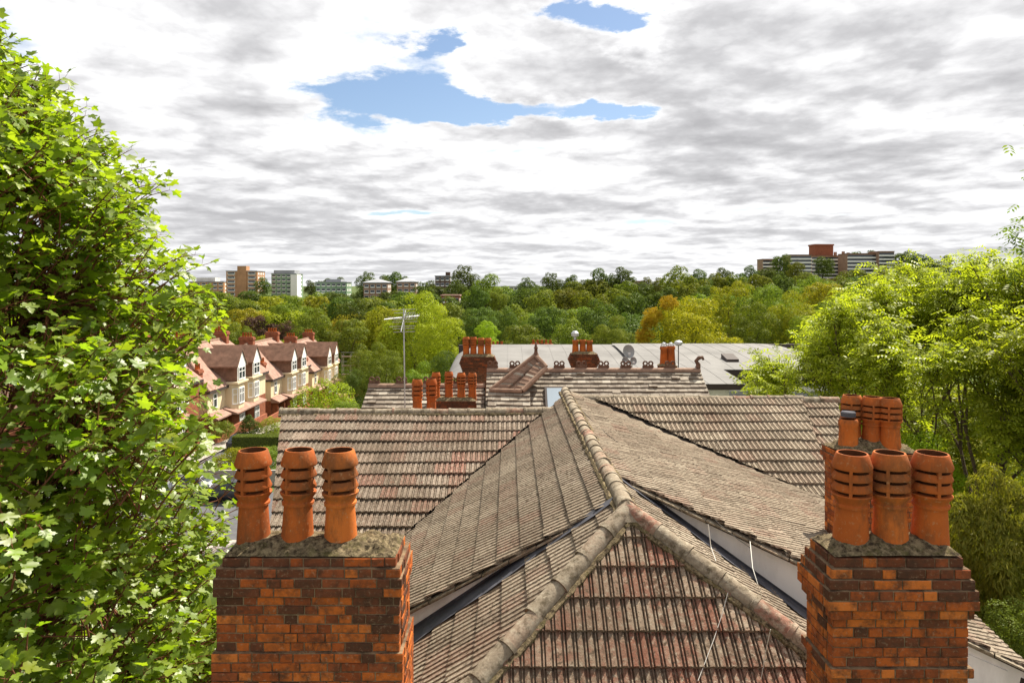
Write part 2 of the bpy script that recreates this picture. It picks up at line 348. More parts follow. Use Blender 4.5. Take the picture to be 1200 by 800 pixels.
# ================================================================== THE NEAR HOUSE
house = empty('terraced_house', (1.4, 12, 0)); HO = Vector((1.4, 12, 0))
tag(house, 'house with weathered ribbed tile roofs, hips, lead valleys and two big brick chimneys', 'house')
def W(x, y, d): return Vector((x, y, CZ-d))-HO      # house-local point from plan position and drop below the eye
def hbuild(mb, name, mats, parent=None, smooth=False): return link(name, mb.mesh(name, mats, smooth), parent or house)
TW, GA, TL = .315, .345, .405
def tile_profile():
    p = []
    for k in range(3):
        for a, h in ((0, 0), (.06, .027), (.50, .029), (.58, .003), (.72, .002), (.77, .021), (.87, .021), (.93, 0)):
            p.append(((k+a)*TW/3, h))
    p.append((TW-.002, 0)); return p
def tile_mesh(name, jag=0.0, seed=0, mat='tile'):
    rr = random.Random(seed); pr = tile_profile(); mb = MB(); n = len(pr)
    b0, b1 = .046, .002
    v = [(x, rr.uniform(-jag, jag), b0+h) for x, h in pr]+[(x, TL, b1+h) for x, h in pr]+[(x, .001, b0+h*.5-.030) for x, h in pr]
    f = [(i, i+1, n+i+1, n+i) for i in range(n-1)]+[(2*n+i, 2*n+i+1, i+1, i) for i in range(n-1)]
    mb.add(v, f)
    for i in range(n-1):
        if pr[i][1] < .005 and pr[i+1][1] < .005: mb.m[i] = 1
    return mb.mesh(name, [M[mat], M['tile_groove']], normals=False)
TILES = {m: [tile_mesh('roof_tile', .003, s, m) for s in range(4)] for m in ('tile', 'tile_red', 'tile_dark')}
tile_jobs = []
def clip_poly_inside(poly, x, y, eps=0.0):
    n = len(poly)
    for i in range(n):
        (ax, ay), (bx, by) = poly[i], poly[(i+1) % n]
        if (bx-ax)*(y-ay)-(by-ay)*(x-ax) < eps: return False
    return True
def slope(plan, zf, udir, label=None, g=GA, gap=0.0, thick=.10, wavy=.006, shift=0.0, tm='tile'):
    """plan: convex polygon [(x,y)], zf(x,y)->drop below the eye, udir: course direction in plan"""
    pts = [W(x, y, zf(x, y)) for x, y in plan]
    n = (pts[1]-pts[0]).cross(pts[2]-pts[0]).normalized()
    if n.z < 0: n = -n
    u = Vector((*udir, 0)).normalized(); up = n.cross(u).normalized()
    if up.z < 0: u = -u; up = -up
    O = max(pts, key=lambda q: q.dot(up))
    poly = [((q-O).dot(u), (q-O).dot(up)) for q in pts]
    ar = sum(poly[i][0]*poly[(i+1) % len(poly)][1]-poly[(i+1) % len(poly)][0]*poly[i][1] for i in range(len(poly)))
    if ar < 0: poly = poly[::-1]
    deck = MB().prism([q-n*.012 for q in pts], -Vector((0, 0, 1))*thick)
    part = hbuild(deck, 'roof_slope', M['dark_under'])
    if label: part['label'] = label
    Mx = Matrix((u, up, n)).transposed().to_4x4()
    umin, umax = min(p[0] for p in poly), max(p[0] for p in poly); wmin = min(p[1] for p in poly)
    nr = int(-wmin/g)+2; ncol = int((umax-umin)/TW)+2
    for r in range(nr):
        w0 = -(r+1)*g+shift
        for c in range(ncol):
            u0 = umin+c*TW-.1
            cor = [(u0, w0), (u0+TW, w0), (u0+TW, w0+TL), (u0, w0+TL)]
            ins = [clip_poly_inside(poly, a, b) for a, b in cor]
            wav = wavy*math.sin(u0*1.1+r*.7)+random.uniform(-.003, .003)
            mat = Matrix.Translation(O+u*u0+up*w0+n*wav) @ Mx
            slip = random.uniform(.015, .04) if random.random() < .04 else 0
            mat = mat @ Matrix.Translation((0, -slip, slip*.1)) @ Matrix.Rotation(random.uniform(-.006, .006) if not slip else random.uniform(-.02, .02), 4, 'Z')
            if all(ins):
                tile_jobs.append((part, random.choice(TILES[tm]), mat, HO+O+u*(u0+TW/2)+up*(w0+g/2)))
            else:
                # cheap overlap test, then cut to the slope's outline
                bm = bmesh.new(); bm.from_mesh(random.choice(TILES[tm]))
                for i in range(len(poly)):
                    (ax, ay), (bx, by) = poly[i], poly[(i+1) % len(poly)]
                    e = Vector((bx-ax, by-ay, 0)); nn = Vector((e.y, -e.x, 0)).normalized()
                    bmesh.ops.bisect_plane(bm, geom=bm.verts[:]+bm.edges[:]+bm.faces[:], plane_co=Vector((ax-u0, ay-w0, 0)), plane_no=nn, clear_outer=True)
                    if not bm.faces: break
                if bm.faces and sum(q.calc_area() for q in bm.faces) > .004:
                    me = bpy.data.meshes.new('roof_tile'); bm.to_mesh(me); me.materials.append(M[tm]); me.materials.append(M['tile_groove'])
                    tile_jobs.append((part, me, mat, HO+O+u*(u0+TW/2)+up*(w0+g/2)))
                bm.free()
    return part
zL = lambda x, y: 2.60+(1.38-x)*.57
zR = lambda x, y: 2.60+(x-1.38)*.33
zCL = lambda x, y: 2.90+(16.5-y)*.398
zCR = lambda x, y: 2.71+(17.6-y)*.383
zH = lambda x, y: 2.60+(8.34-y)*.84
zHL = lambda x, y: 2.60+(1.36-x)*.72
zHR = lambda x, y: 2.60+(x-1.36)*.62
vl = lambda x: 16.5-(.57*(1.38-x)-.30)/.398          # valley lines in plan
vr = lambda x: 17.6-(.33*(x-1.38)-.11)/.383
YX, XY = (0, 1), (1, 0)
slope([(1.38, 17.23), (.854, 16.5), (-3, vl(-3)), (-3, 9.42), (1.38, 8.74)], zL, YX, 'long left roof slope of fine ribbed tiles', thick=.03)
slope([(-5.16, 16.5), (.78, 16.5), (-3.06, vl(-3)), (-3.75, vl(-3))], zCL, XY, 'dark weathered cross roof slope with horizontal courses', g=.385, wavy=.012, tm='tile_dark')
slope([(1.38, 10.0), (5.3, 7.3), (6.4, vr(6.4)), (1.38, 17.88)], zR, YX, 'shallow sagging right roof slope', wavy=.02, thick=.03)
slope([(1.78, 17.6), (7.1, 17.6), (6.26, vr(6.2)), (6.07, vr(6.0))], zCR, XY, 'paler cross roof slope right of the ridge', g=.385, wavy=.012)
slope([(7.06, 17.6), (7.95, 17.6), (6.62, 13.1), (6.12, 13.4)], lambda x, y: zCR(x, y)+.09, XY, g=.385)
slope([(1.36, 8.34), (-1.85, 5.6), (5.06, 5.6)], zH, XY, 'triangular hip end with red and beige tiles', tm='tile_red')
slope([(1.36, 8.95), (1.36, 8.34), (-2.4, 5.13), (-2.4, 9.3)], zHL, YX)
slope([(1.36, 9.9), (5.06, 7.46), (5.06, 5.6), (1.36, 8.34)], zHR, YX)
def place_tiles():
    def score(j):
        part, me, mat, c = j; D = c.y; px = 596+850*c.x/D; py = 335+850*(CZ-c.z)/D
        if not (0 < px < 1200 and 0 < py < 800): return 0
        if 245 < px < 472 and py > 640: return 0
        if 950 < px < 1140 and py > 625: return 0
        n = (mat.to_3x3() @ Vector((0, 0, 1))); dv = (Vector((0, 0, CZ))-c); 
        return max(0, n.dot(dv.normalized()))/dv.length_squared
    jobs = sorted(tile_jobs, key=score, reverse=True); rest = {}
    for i, (part, me, mat, c) in enumerate(jobs):
        if i < 300: link('roof_tile', me, part, mat)
        else: rest.setdefault(part, []).append((me, mat))
    for part, lst in rest.items():
        bm = bmesh.new()
        for me, mat in lst:
            k = len(bm.verts); bm.from_mesh(me); bm.verts.ensure_lookup_table()
            for vtx in bm.verts[k:]: vtx.co = mat @ vtx.co
        me = bpy.data.meshes.new('roof_tile_field'); bm.to_mesh(me); bm.free()
        me.materials.clear(); [me.materials.append(q) for q in lst[0][0].materials]
        tag(link('roof_tile_field', me, part), kind='stuff')
place_tiles()
# ---- half-round ridge and hip tiles
def ridge_mesh(r=.105, L=.46):
    mb = MB(); n = 11
    for y, rr in ((0, r+.012), (.05, r+.012), (.055, r), (L, r-.004)):
        for k in range(n):
            t = R(-8)+(math.pi+R(16))*k/(n-1); mb.v.append((rr*math.cos(t), y, rr*math.sin(t)))
    for i in range(3):
        for k in range(n-1): mb.f.append((i*n+k, (i+1)*n+k, (i+1)*n+k+1, i*n+k+1)); mb.m.append(0)
    b = len(mb.v)
    for y in (0, L):
        for k in range(n):
            t = R(-8)+(math.pi+R(16))*k/(n-1); mb.v.append(((r-.02)*math.cos(t), y, (r-.02)*math.sin(t)))
    for k in range(n-1):
        mb.f.append((k, k+1, b+k+1, b+k)); mb.m.append(0)
        mb.f.append((3*n+k, 3*n+k+1, b+n+k+1, b+n+k)); mb.m.append(0)
    return mb.mesh('ridge_tile', M['ridge'], True)
RM = ridge_mesh()
def ridge_run(a, b, name='ridge_tile', step=.42, sag=.0, lift=.0, scale=1.0):
    a = Vector(a); b = Vector(b); d = b-a; Ln = d.length; k = max(1, round(Ln/step)); dn = d.normalized()
    side = dn.cross(Vector((0, 0, 1))).normalized(); upv = side.cross(dn).normalized()
    base = Matrix((side, dn, upv)).transposed().to_4x4()
    pts = []
    for i in range(k):
        t = i/k; p = a+d*t+Vector((0, 0, -sag*math.sin(math.pi*t)+lift))
        m = Matrix.Translation(p+upv*random.uniform(-.008, .008)+side*random.uniform(-.01, .01)) @ base
        m = m @ Matrix.Rotation(random.uniform(-.02, .02), 4, 'Z') @ Matrix.Diagonal((scale, Ln/k/.43, scale, 1))
        link(name, RM, house, m); pts.append(p)
    # mortar bedding under the run
    mb = MB(); n = int(Ln/.07)
    for s in (-1, 1):
        q = [a+d*(i/n)+Vector((0, 0, lift-.012))+side*s*(.10+.03*rng.random())-upv*.03 for i in range(n+1)]
        mb.tube(q, [.032+.016*float(rng.random()) for _ in q], 6)
    hbuild(mb, 'bedding_mortar', M['flaunching'], None, True)
ap = W(1.37, 8.34, 2.57)
ridge_run(ap, W(1.38, 17.75, 2.57), lift=.0, sag=.03)
ridge_run(W(-2.25, 5.22, 5.17), ap, 'hip_tile'); ridge_run(W(4.90, 5.72, 4.77), ap, 'hip_tile')
ridge_run(W(-5.2, 16.5, 2.88), W(1.2, 16.52, 2.86), sag=.02)
ridge_run(W(1.3, 17.6, 2.74), W(7.1, 17.6, 2.75), sag=.02); ridge_run(W(7.1, 17.6, 2.80), W(7.97, 17.6, 2.80), scale=1.15)
mb = MB(); mb.add([ap+Vector(q) for q in ((-.2, -.05, -.10), (-.1, -.2, -.08), (.1, -.2, -.08), (.2, -.05, -.1), (.1, .16, -.02), (-.1, .16, -.02), (0, -.03, .125))],
                  [(i, (i+1) % 6, 6) for i in range(6)]); hbuild(mb, 'hip_junction_mortar', M['ridge'], None, True)
# ---- upstand walls, lead and verges where the shallow slopes end over the hip
def upstand(p0, p1, ztop, zlow, d0, d1, lead_w, nx):
    (x0, y0), (x1, y1) = p0, p1; n = 14
    wl = MB(); ld = MB(); vg = MB()
    dv = Vector((x1-x0, y1-y0, 0)).normalized(); inn = Vector((-dv.y, dv.x, 0)); inn = inn if inn.y > 0 else -inn
    lo, hi, l2, l3 = [], [], [], []
    for i in range(n+1):
        t = i/n; x = x0+(x1-x0)*t; y = y0+(y1-y0)*t
        q = Vector((x, y, 0))+inn*.10
        lo.append(W(q.x, q.y, max(zlow(q.x, q.y), ztop(q.x, q.y)+.03)+.05)); hi.append(W(q.x, q.y, ztop(q.x, q.y)+.015))
        f0 = Vector((x, y, 0))+inn*.09; f1 = Vector((x, y, 0))-inn*(lead_w*(.05+.95*min(1, t*1.6))+.03*math.sin(t*23))
        lo_z = zlow(f1.x, f1.y)-.088
        l2.append((W(f0.x, f0.y, zlow(f0.x, f0.y)-.098), W(f1.x, f1.y, lo_z)))
        l3.append((W(f0.x, f0.y, zlow(f0.x, f0.y)-.098), W(f0.x, f0.y, max(ztop(f0.x, f0.y)+.06, zlow(f0.x, f0.y)-.13))))
    for i in range(n):
        wl.add([lo[i], lo[i+1], hi[i+1], hi[i]], [(0, 1, 2, 3)])
        ld.add([l2[i][0], l2[i+1][0], l2[i+1][1], l2[i][1]], [(0, 1, 2, 3)]); ld.add([l3[i][0], l3[i+1][0], l3[i+1][1], l3[i][1]], [(0, 1, 2, 3)])
    back = Vector((0, .2, 0))
    wl.add([lo[0]+back, lo[-1]+back, hi[-1]+back, hi[0]+back], [(0, 1, 2, 3)])
    hbuild(wl, 'upstand_wall', M['white_render']); hbuild(ld, 'lead_flashing', M['lead'])
    # stepped edge of cut tiles and the mortar below them
    L = math.hypot(x1-x0, y1-y0); k = int(L/.33)
    for lay in range(2):
        for i in range(k):
            t = (i+.5)/k; x = x0+(x1-x0)*t; y = y0+(y1-y0)*t; off = .03*lay+random.uniform(-.012, .012)
            c = W(x, y, ztop(x, y)+.012+.030*lay)-inn*(.035-off); h = dv*(L/k*.5-.006)
            zz = Vector((0, 0, (ztop(x0, y0)-ztop(x1, y1))/L*(L/k*.5)))
            a, b = c-h-zz, c+h+zz
            vg.prism([a-inn*0, b-inn*0, b+inn*.16, a+inn*.16], (0, 0, .020), 0)
    hbuild(vg, 'verge_tile_edge', M['ridge'])
upstand((1.34, 8.745), (-3.0, 9.42), zL, zHL, 2.6, 4.6, .38, -1)
upstand((1.40, 9.99), (5.3, 7.3), zR, zHR, 2.6, 3.9, .42, 1)
# outer white wall below the right verge, gutter
mb = MB(); mb.prism([W(4.2, 8.16, 3.72), W(5.16, 7.50, 3.98), W(5.16, 7.50, 12), W(4.2, 8.16, 12)], Vector((.12, .18, 0))); hbuild(mb, 'wall', M['white_render'])
mb = MB(); mb.tube([W(5.36, 7.28, 4.0), W(6.45, 13.5, 4.36)], .055, 8); mb.tube([W(5.3, 7.45, 4.02), W(5.25, 7.5, 4.3), W(5.2, 7.5, 4.4), W(5.2, 7.5, 14.5)], .04, 8); hbuild(mb, 'gutter', M['dark_fascia'], None, True)
mb = MB(); mb.prism([W(5.28, 7.30, 3.97), W(6.38, 13.5, 4.33), W(6.38, 13.5, 4.5), W(5.28, 7.30, 4.14)], Vector((.02, 0, 0))); hbuild(mb, 'fascia', M['dark_fascia'])
# walls of the body
mb = MB(); mb.prism([W(-2.1, 6.3, 5.3), W(4.5, 6.3, 5.3), W(4.5, 7.7, 5.3), W(5.1, 7.7, 5.3), W(5.9, 13.0, 5.3), W(-2.1, 13.0, 5.3)], (0, 0, -(CZ-5.3))); hbuild(mb, 'wall', M['red_brick_far'])
mb = MB(); mb.prism([W(-4.9, 16.4, 5.2), W(-3.9, 12.4, 5.2), W(6.2, 13.6, 5.2), W(7.6, 17.5, 5.2), W(7.6, 21.5, 5.2), W(-4.9, 21.5, 5.2)], (0, 0, -(CZ-5.2))); hbuild(mb, 'wall', M['red_brick_far'])
mb = MB()
mb.prism([W(-5.1, 16.5, 2.93), W(1.4, 16.5, 2.93), W(1.4, 22, 5.2), W(-5.1, 22, 5.2)], (0, 0, -.12)); mb.prism([W(1.4, 17.6, 2.75), W(7.9, 17.6, 2.75), W(7.9, 22, 5.2), W(1.4, 22, 5.2)], (0, 0, -.12))
mb.prism([W(-4.9, 16.5, 3.05), W(-4.9, 21.5, 5.2), W(-4.9, 16.4, 5.2)], (.15, 0, 0)); mb.prism([W(7.5, 17.6, 3.0), W(7.5, 21.5, 5.2), W(7.5, 17.5, 5.2)], (.15, 0, 0))
hbuild(mb, 'rear_roof', M['cottage_tile_brown'])
mb = MB(); mb.prism([W(-4.98, 16.42, 3.1), W(-3.72, 11.2, 5.25), W(-4.0, 12.3, 5.3), W(-4.95, 16.4, 5.3)], (.1, .02, 0)); hbuild(mb, 'gable_wall', M['red_brick_far'])
# pale lead roof of the bay and its brick cheek at the street side
mb = MB()
c = [P(205, 792, 9.0)-HO, P(222, 752, 9.6)-HO, P(252, 730, 10.2)-HO, P(262, 770, 9.2)-HO]
mb.prism(c, (0, 0, -.08)); hbuild(mb, 'bay_roof', M['concrete_pale'])
mb = MB(); mb.prism([P(229, 771, 9.1)-HO, P(252, 742, 9.1)-HO, P(275, 742, 9.1)-HO, P(275, 1500, 9.1)-HO, P(229, 1500, 9.1)-HO], (0, .4, 0)); hbuild(mb, 'bay_wall', M['red_brick_far'])
mb = MB(); mb.prism([P(226, 772, 9.05)-HO, P(253, 735, 9.05)-HO, P(253, 741, 9.05)-HO, P(229, 777, 9.05)-HO], (0, .5, 0)); hbuild(mb, 'bay_fascia', M['dark_fascia'])

# ---- chimneys
def brick_mesh(L, seed, mat):
    rr = random.Random(seed); j = lambda a=.0025: rr.uniform(-a, a); H, Dp, b = .066, .10, .005
    v = [(-L/2+j(), 0, 0), (L/2+j(), 0, 0), (L/2+j(), 0, H), (-L/2+j(), 0, H)]
    v = [(-L/2+b+j(), j(.0015), b+j()), (L/2-b+j(), j(.0015), b+j()), (L/2-b+j(), j(.0015), H-b+j()), (-L/2+b+j(), j(.0015), H-b+j()),
         (-L/2, b, 0), (L/2, b, 0), (L/2, b, H), (-L/2, b, H), (-L/2, Dp, 0), (L/2, Dp, 0), (L/2, Dp, H), (-L/2, Dp, H)]
    f = [(0, 1, 2, 3), (0, 4, 5, 1), (1, 5, 6, 2), (2, 6, 7, 3), (3, 7, 4, 0), (4, 8, 9, 5), (5, 9, 10, 6), (6, 10, 11, 7), (7, 11, 8, 4)]
    return MB().add(v, f).mesh('brick', mat)
BR = {(k, m): [brick_mesh(L, s+i*9, M[m]) for s in range(4)] for i, (k, L) in enumerate((('s', .213), ('h', .100))) for m in ('brick', 'brick_sooty')}
def chimney(x0, x1, y0, y1, dtop, off, dbot, vis_faces, nvis, soot, label, pots, pot_h, flaunch=.10, hump=None, sc_b=1.0):
    core = MB(); n = int((dbot-dtop)/.075); oo = lambda k: off.get(k, off['low'] if k >= off['at'] else 0.0)
    for k in range(n):
        o = oo(k)-.009; core.box(W(x0-o, y0-o, dtop+.075*(k+1)), W(x1+o, y1+o, dtop+.075*k+(.004 if k == 0 else 0)))
    st = hbuild(core, 'chimney_stack', M['mortar']); st['label'] = label
    rest = bmesh.new(); rr = random.Random(int(x0*100)+5)
    for k in range(n):
        o = oo(k); z = -(dtop+.075*(k+1))+CZ+.005
        for face in range(4):
            if face == 0: a, b, ang = Vector((x0-o, y0-o, z)), Vector((x1+o, y0-o, z)), 0
            elif face == 1: a, b, ang = Vector((x1+o, y0-o+.110, z)), Vector((x1+o, y1+o-.110, z)), R(90)
            elif face == 2: a, b, ang = Vector((x1+o, y1+o, z)), Vector((x0-o, y1+o, z)), R(180)
            else: a, b, ang = Vector((x0-o, y1+o-.110, z)), Vector((x0-o, y0-o+.110, z)), R(270)
            d = (b-a); Ln = d.length; d.normalize(); t = 0.0; i = k; first = True
            while t < Ln-.03:
                kind = 's' if i % 2 == 0 else 'h'
                if rr.random() < .12: kind = 's' if kind == 'h' else 'h'
                L0 = .223 if kind == 's' else .110
                if first and face % 2 == 0 and k % 2: L0 = .165; kind = 's'
                first = False
                L1 = min(L0, Ln-t)
                if Ln-t-L1 < .05: L1 = Ln-t
                pr = soot(k)
                m = 'brick_sooty' if rr.random() < pr else 'brick'
                me = rr.choice(BR[(kind, m)])
                c = a+d*(t+L1/2); inw = Vector((-d.y, d.x, 0))
                mw = Matrix.Translation(c-HO-inw*rr.uniform(-.004, .005)+Vector((0, 0, rr.uniform(-.002, .002)))) @ Matrix.Rotation(ang+rr.uniform(-.008, .008), 4, 'Z') @ Matrix.Rotation(rr.uniform(-.008, .008), 4, 'Y')
                mw = mw @ Matrix.Diagonal(((L1-.010)/(.213 if kind == 's' else .100), 1, 1, 1))
                if face in vis_faces and k < nvis: link('brick', me, st, mw)
                else:
                    q = len(rest.verts); rest.from_mesh(me); rest.verts.ensure_lookup_table()
                    for vv in rest.verts[q:]: vv.co = mw @ vv.co
                t += L1; i += 1
    if rest.verts:
        me = bpy.data.meshes.new('hidden_brickwork'); rest.to_mesh(me); me.materials.append(M['brick']); tag(link('hidden_brickwork', me, st), kind='stuff')
    rest.free()
    # weathered mortar cap carrying the pots
    nx, ny = 84, 36; o = oo(0)-.012; v = []
    nz = rng.random((ny+3, nx+3)); nz = (nz[:-2, 1:-1]+nz[2:, 1:-1]+nz[1:-1, :-2]+nz[1:-1, 2:]+2*nz[1:-1, 1:-1])/6; nb_ = rng.random((ny//4+3, nx//4+3))
    nz = nz*.75+.25*np.array([[nb_[j//4, i//4]*(1-(i % 4)/4)+nb_[j//4, i//4+1]*((i % 4)/4) for i in range(nx+1)] for j in range(ny+1)])*1.6-.12
    for j in range(ny+1):
        for i in range(nx+1):
            s, t = i/nx, j/ny; e = min(s*(x1-x0), (1-s)*(x1-x0), t*(y1-y0), (1-t)*(y1-y0))
            x = x0-o+(x1-x0+2*o)*s; y = y0-o+(y1-y0+2*o)*t
            h = flaunch*min(1, e/.20)**.7
            for p in pots:
                h += .045*math.exp(-((x-p[0])**2+(y-p[1])**2)/.035)
            h += (.11*(nz[j, i]-.45)+.02*math.sin(x*23+y*9)*math.sin(x*11-y*17))*min(1, e/.07)*(.2+.8*min(1, max(0, min(math.hypot(x-p[0], y-p[1]) for p in pots)-.15)/.12))
            v.append(W(x, y, dtop-max(h, -.005)-.004))
    f = [(j*(nx+1)+i, j*(nx+1)+i+1, (j+1)*(nx+1)+i+1, (j+1)*(nx+1)+i) for j in range(ny) for i in range(nx)]
    link('flaunching', mesh_np('flaunching', v, f, M['flaunching'], False), st)
    for px_, py_, kind, s in pots:
        o_ = link('chimney_pot', POT[kind], st, Matrix.Translation(W(px_, py_, dtop-flaunch*.62)) @ Matrix.Rotation(rr.uniform(-.025, .025), 4, 'X') @ Matrix.Rotation(rr.uniform(-.02, .02), 4, 'Y') @ Matrix.Rotation(rr.uniform(0, .5), 4, 'Z') @ Matrix.Diagonal((s, s, pot_h, 1)))
    return st
simple('pot_inside', (.085, .032, .014), .95, .05, .4, 8)
def pot_mesh(kind):
    mb = MB()
    if kind == 'louvre':
        pf = [(.143, -.08), (.140, .02), (.121, .36), (.121, .385), (.136, .39), (.137, .415), (.125, .425), (.127, .455), (.152, .495), (.156, .515), (.150, .522), (.11, .525), (.098, .54)]
        mt = [0]*11+[1]
        z = .54
        for k in range(2):
            pf += [(.098, z+.034), (.122, z+.038), (.150, z+.020), (.155, z+.034), (.131, z+.098), (.098, z+.112)]; mt += [1, 0, 0, 0, 0, 1]; z += .112
        pf += [(.098, z+.034), (.122, z+.038), (.151, z+.020), (.156, z+.042), (.124, z+.165), (.118, z+.175), (.108, z+.175), (.104, z+.15), (.10, z-.4), (.0, z-.4)]
        mt += [1, 0, 0, 0, 0, 0, 0, 1, 1, 1]
        top = z+.175
        pf = [(r, q/top) for r, q in pf]
        mb.lathe(pf, 36, mats=mt)
        for k in range(4):
            a = 2*math.pi*k/4+.95; c, s = math.cos(a), math.sin(a); r0, r1, w = .09, .152, .012
            p = [Vector((c*r0-s*w, s*r0+c*w, -.0+.50/top)), Vector((c*r1-s*w, s*r1+c*w, -.0+.50/top)), Vector((c*r1+s*w, s*r1-c*w, -.0+.50/top)), Vector((c*r0+s*w, s*r0-c*w, -.0+.50/top))]
            mb.prism(p, (0, 0, (z+.06-.50)/top), 0)
    elif kind == 'plain':
        mb.lathe([(.14, -.08), (.14, .05), (.118, .8), (.138, .84), (.140, .95), (.125, 1.0), (.105, 1.0), (.10, .9), (.09, .4), (0, .4)], 24, mats=[0]*6+[1]*3)
    elif kind == 'short':
        mb.lathe([(.14, -.08), (.14, .05), (.128, .40), (.142, .43), (.142, .52), (.125, .56), (.105, .56), (.10, .5), (.09, .2), (0, .2)], 24, mats=[0]*6+[1]*3)
    else:   # roll-topped
        mb.lathe([(.14, -.08), (.135, .1), (.115, .70), (.135, .73), (.135, .78), (.117, .80), (.117, .86), (.14, .89), (.14, .97), (.125, 1.0), (.105, 1.0), (.10, .9), (.09, .4), (0, .4)], 24, mats=[0]*10+[1]*3)
    return mb.mesh('chimney_pot', [M['terracotta'], M['pot_inside']], True)
POT = {k: pot_mesh(k) for k in ('louvre', 'plain', 'roll', 'short')}
sootL = lambda k: .80 if k < 4 else (.38 if k < 7 else .2)
yc = 6.2
chimney(-2.383, -.883, 5.9, 6.52, 2.225, {0: -.035, 1: .005, 2: .022, 3: .022, 4: 0.0, 'low': .030, 'at': 10}, 5.4, (0, 1), 14, sootL,
        'brick chimney stack with three pots beside the leafy tree', [(-2.178, yc, 'louvre', 1.0), (-1.805, yc, 'louvre', .98), (-1.433, yc, 'louvre', 1.0)], .785, .065)
sootR = lambda k: .62 if k < 4 else (.10 if k < 9 else .09)
yc = 5.80
chimney(2.478, 3.522, 5.55, 6.05, 2.09, {0: -.02, 1: .012, 2: .035, 3: .055, 4: .055, 5: .03, 11: .03, 'low': .0, 'at': 99}, 5.2, (0, 3), 16, sootR,
        'bright orange brick chimney stack with three pots', [(2.735, yc, 'louvre', .98), (3.050, yc, 'louvre', .98), (3.365, yc, 'louvre', 1.0)], .72, .065)
yc = 10.5
chimney(4.70, 5.75, 10.2, 10.8, 2.36, {0: .03, 1: .05, 2: .02, 'low': 0, 'at': 99}, 4.6, (), 0, lambda k: .7,
        'rear brick stack with tall pots close together', [(4.87, yc-.1, 'short', .95), (5.02, yc+.12, 'louvre', 1.0), (5.24, yc-.02, 'louvre', .98), (5.44, yc-.16, 'louvre', 1.02)], .70)
# shorten the plain pot of the rear stack and give it a metal cap
mb = MB().lathe([(.10, 0), (.10, .06), (.085, .075), (0, .08)], 16); link('pot_cap', mb.mesh('pot_cap', M['lead'], True), house, Matrix.Translation(W(4.87, yc-.1, 2.30-.43)))
# lead soaker at the foot of the right stack, cables across the slopes, dry weed on the left stack
mb = MB(); c = [W(2.46, 5.8, 4.6), W(2.30, 5.85, 4.55), W(2.52, 6.9, 3.82), W(2.75, 6.75, 3.72), W(2.86, 6.2, 4.3)]; mb.prism(c, (0, 0, .03)); hbuild(mb, 'lead_soaker', M['lead'])
def cable(pts, m, r=.006, name='cable'):
    mb = MB(); mb.tube([Vector(q)-HO for q in pts], r, 5); return hbuild(mb, name, M[m], None, True)
def on(px, py, zf, lift=.06):
    """drop a picture point onto a roof slope"""
    lo, hi = 4.0, 22.0
    for _ in range(50):
        D = (lo+hi)/2; x = (px-596)/850*D
        if (py-335)/850*D > zf(x, D)-lift: hi = D
        else: lo = D
    return P(px, py, D)
cable([on(681+(880-681)*t, 480+(640-480)*t+4*math.sin(t*9), zR, .05) for t in np.linspace(0, 1, 14)], 'cable_dark', .005)
cable([on(830, 614, zR, .1), P(833, 640, 8.6), on(839, 657, zHR, .07)], 'cable_pale', .0042)
cable([on(879, 634, zR, .1), P(882, 665, 7.9), P(888, 684, 7.75), on(893, 699, zHR, .07)], 'cable_pale', .0042)
cable([on(903, 737, zHR, .09), P(898, 760, 6.8), on(892, 795, zH, .07)], 'cable_pale', .003)
cable([on(853, 694, zH, .2), on(846, 720, zH, .10), on(836, 750, zH, .08), on(818, 797, zH, .07)], 'cable_pale', .003)
mb = MB(); base = P(366, 762, 5.86)-HO; rw = random.Random(4)
for k in range(9):
    q = [base+Vector((rw.uniform(-.05, .05), -.01, -.01))]; d = Vector((rw.uniform(-.6, .6), -.15, rw.uniform(.5, 1))).normalized(); L = rw.uniform(.05, .30)*(1 if k < 4 else .5)
    for i in range(5):
        d = (d+Vector((rw.uniform(-.35, .35), rw.uniform(-.1, .05), rw.uniform(-.15, .25)))).normalized(); q.append(q[-1]+d*L/5)
    mb.tube(q, [.0022, .002, .0018, .0015, .0012, .001], 4)
hbuild(mb, 'dry_weed', M['twig'])
# ================================================================== SLATE HOUSES BEHIND
def slates(part, a, b, drop, run, gw=.28, gg=.205, right_skew=0.0, left_skew=0.0):
    """slates from ridge a-b (local points) down a slope facing the viewer"""
    a = Vector(a); b = Vector(b); w = Vector((0, -run, -drop)); Ls = w.length; wn = w.normalized(); u = (b-a).normalized(); n = u.cross(-wn).normalized()
    if n.z < 0: n = -n
    mb = MB(); L = (b-a).length; rr = random.Random(int(L*100))
    rows = int(Ls/gg)
    for r in range(rows):
        x0 = left_skew*r/rows; x1 = L+right_skew*r/rows; x = x0-(gw/2 if r % 2 else 0)
        while x < x1:
            xa, xb = max(x, x0), min(x+gw-.006, x1); x += gw
            if xb-xa < .03: continue
            lift = .042+.016*rr.random()+(.03 if rr.random() < .02 else 0); slip = .012*rr.random()+(.06 if rr.random() < .012 else 0)
            t, bt = a+wn*(r*gg), a+wn*((r+1)*gg+.03+slip)
            mb.add([t+u*xa, t+u*xb, bt+u*xb+n*lift, bt+u*xa+n*lift, bt+u*xb-n*.004, bt+u*xa-n*.004], [(0, 1, 2, 3), (3, 2, 4, 5)])
    o = link('slate_field', mb.mesh('slate_field', M['slate'], normals=False), part); return tag(o, kind='stuff')
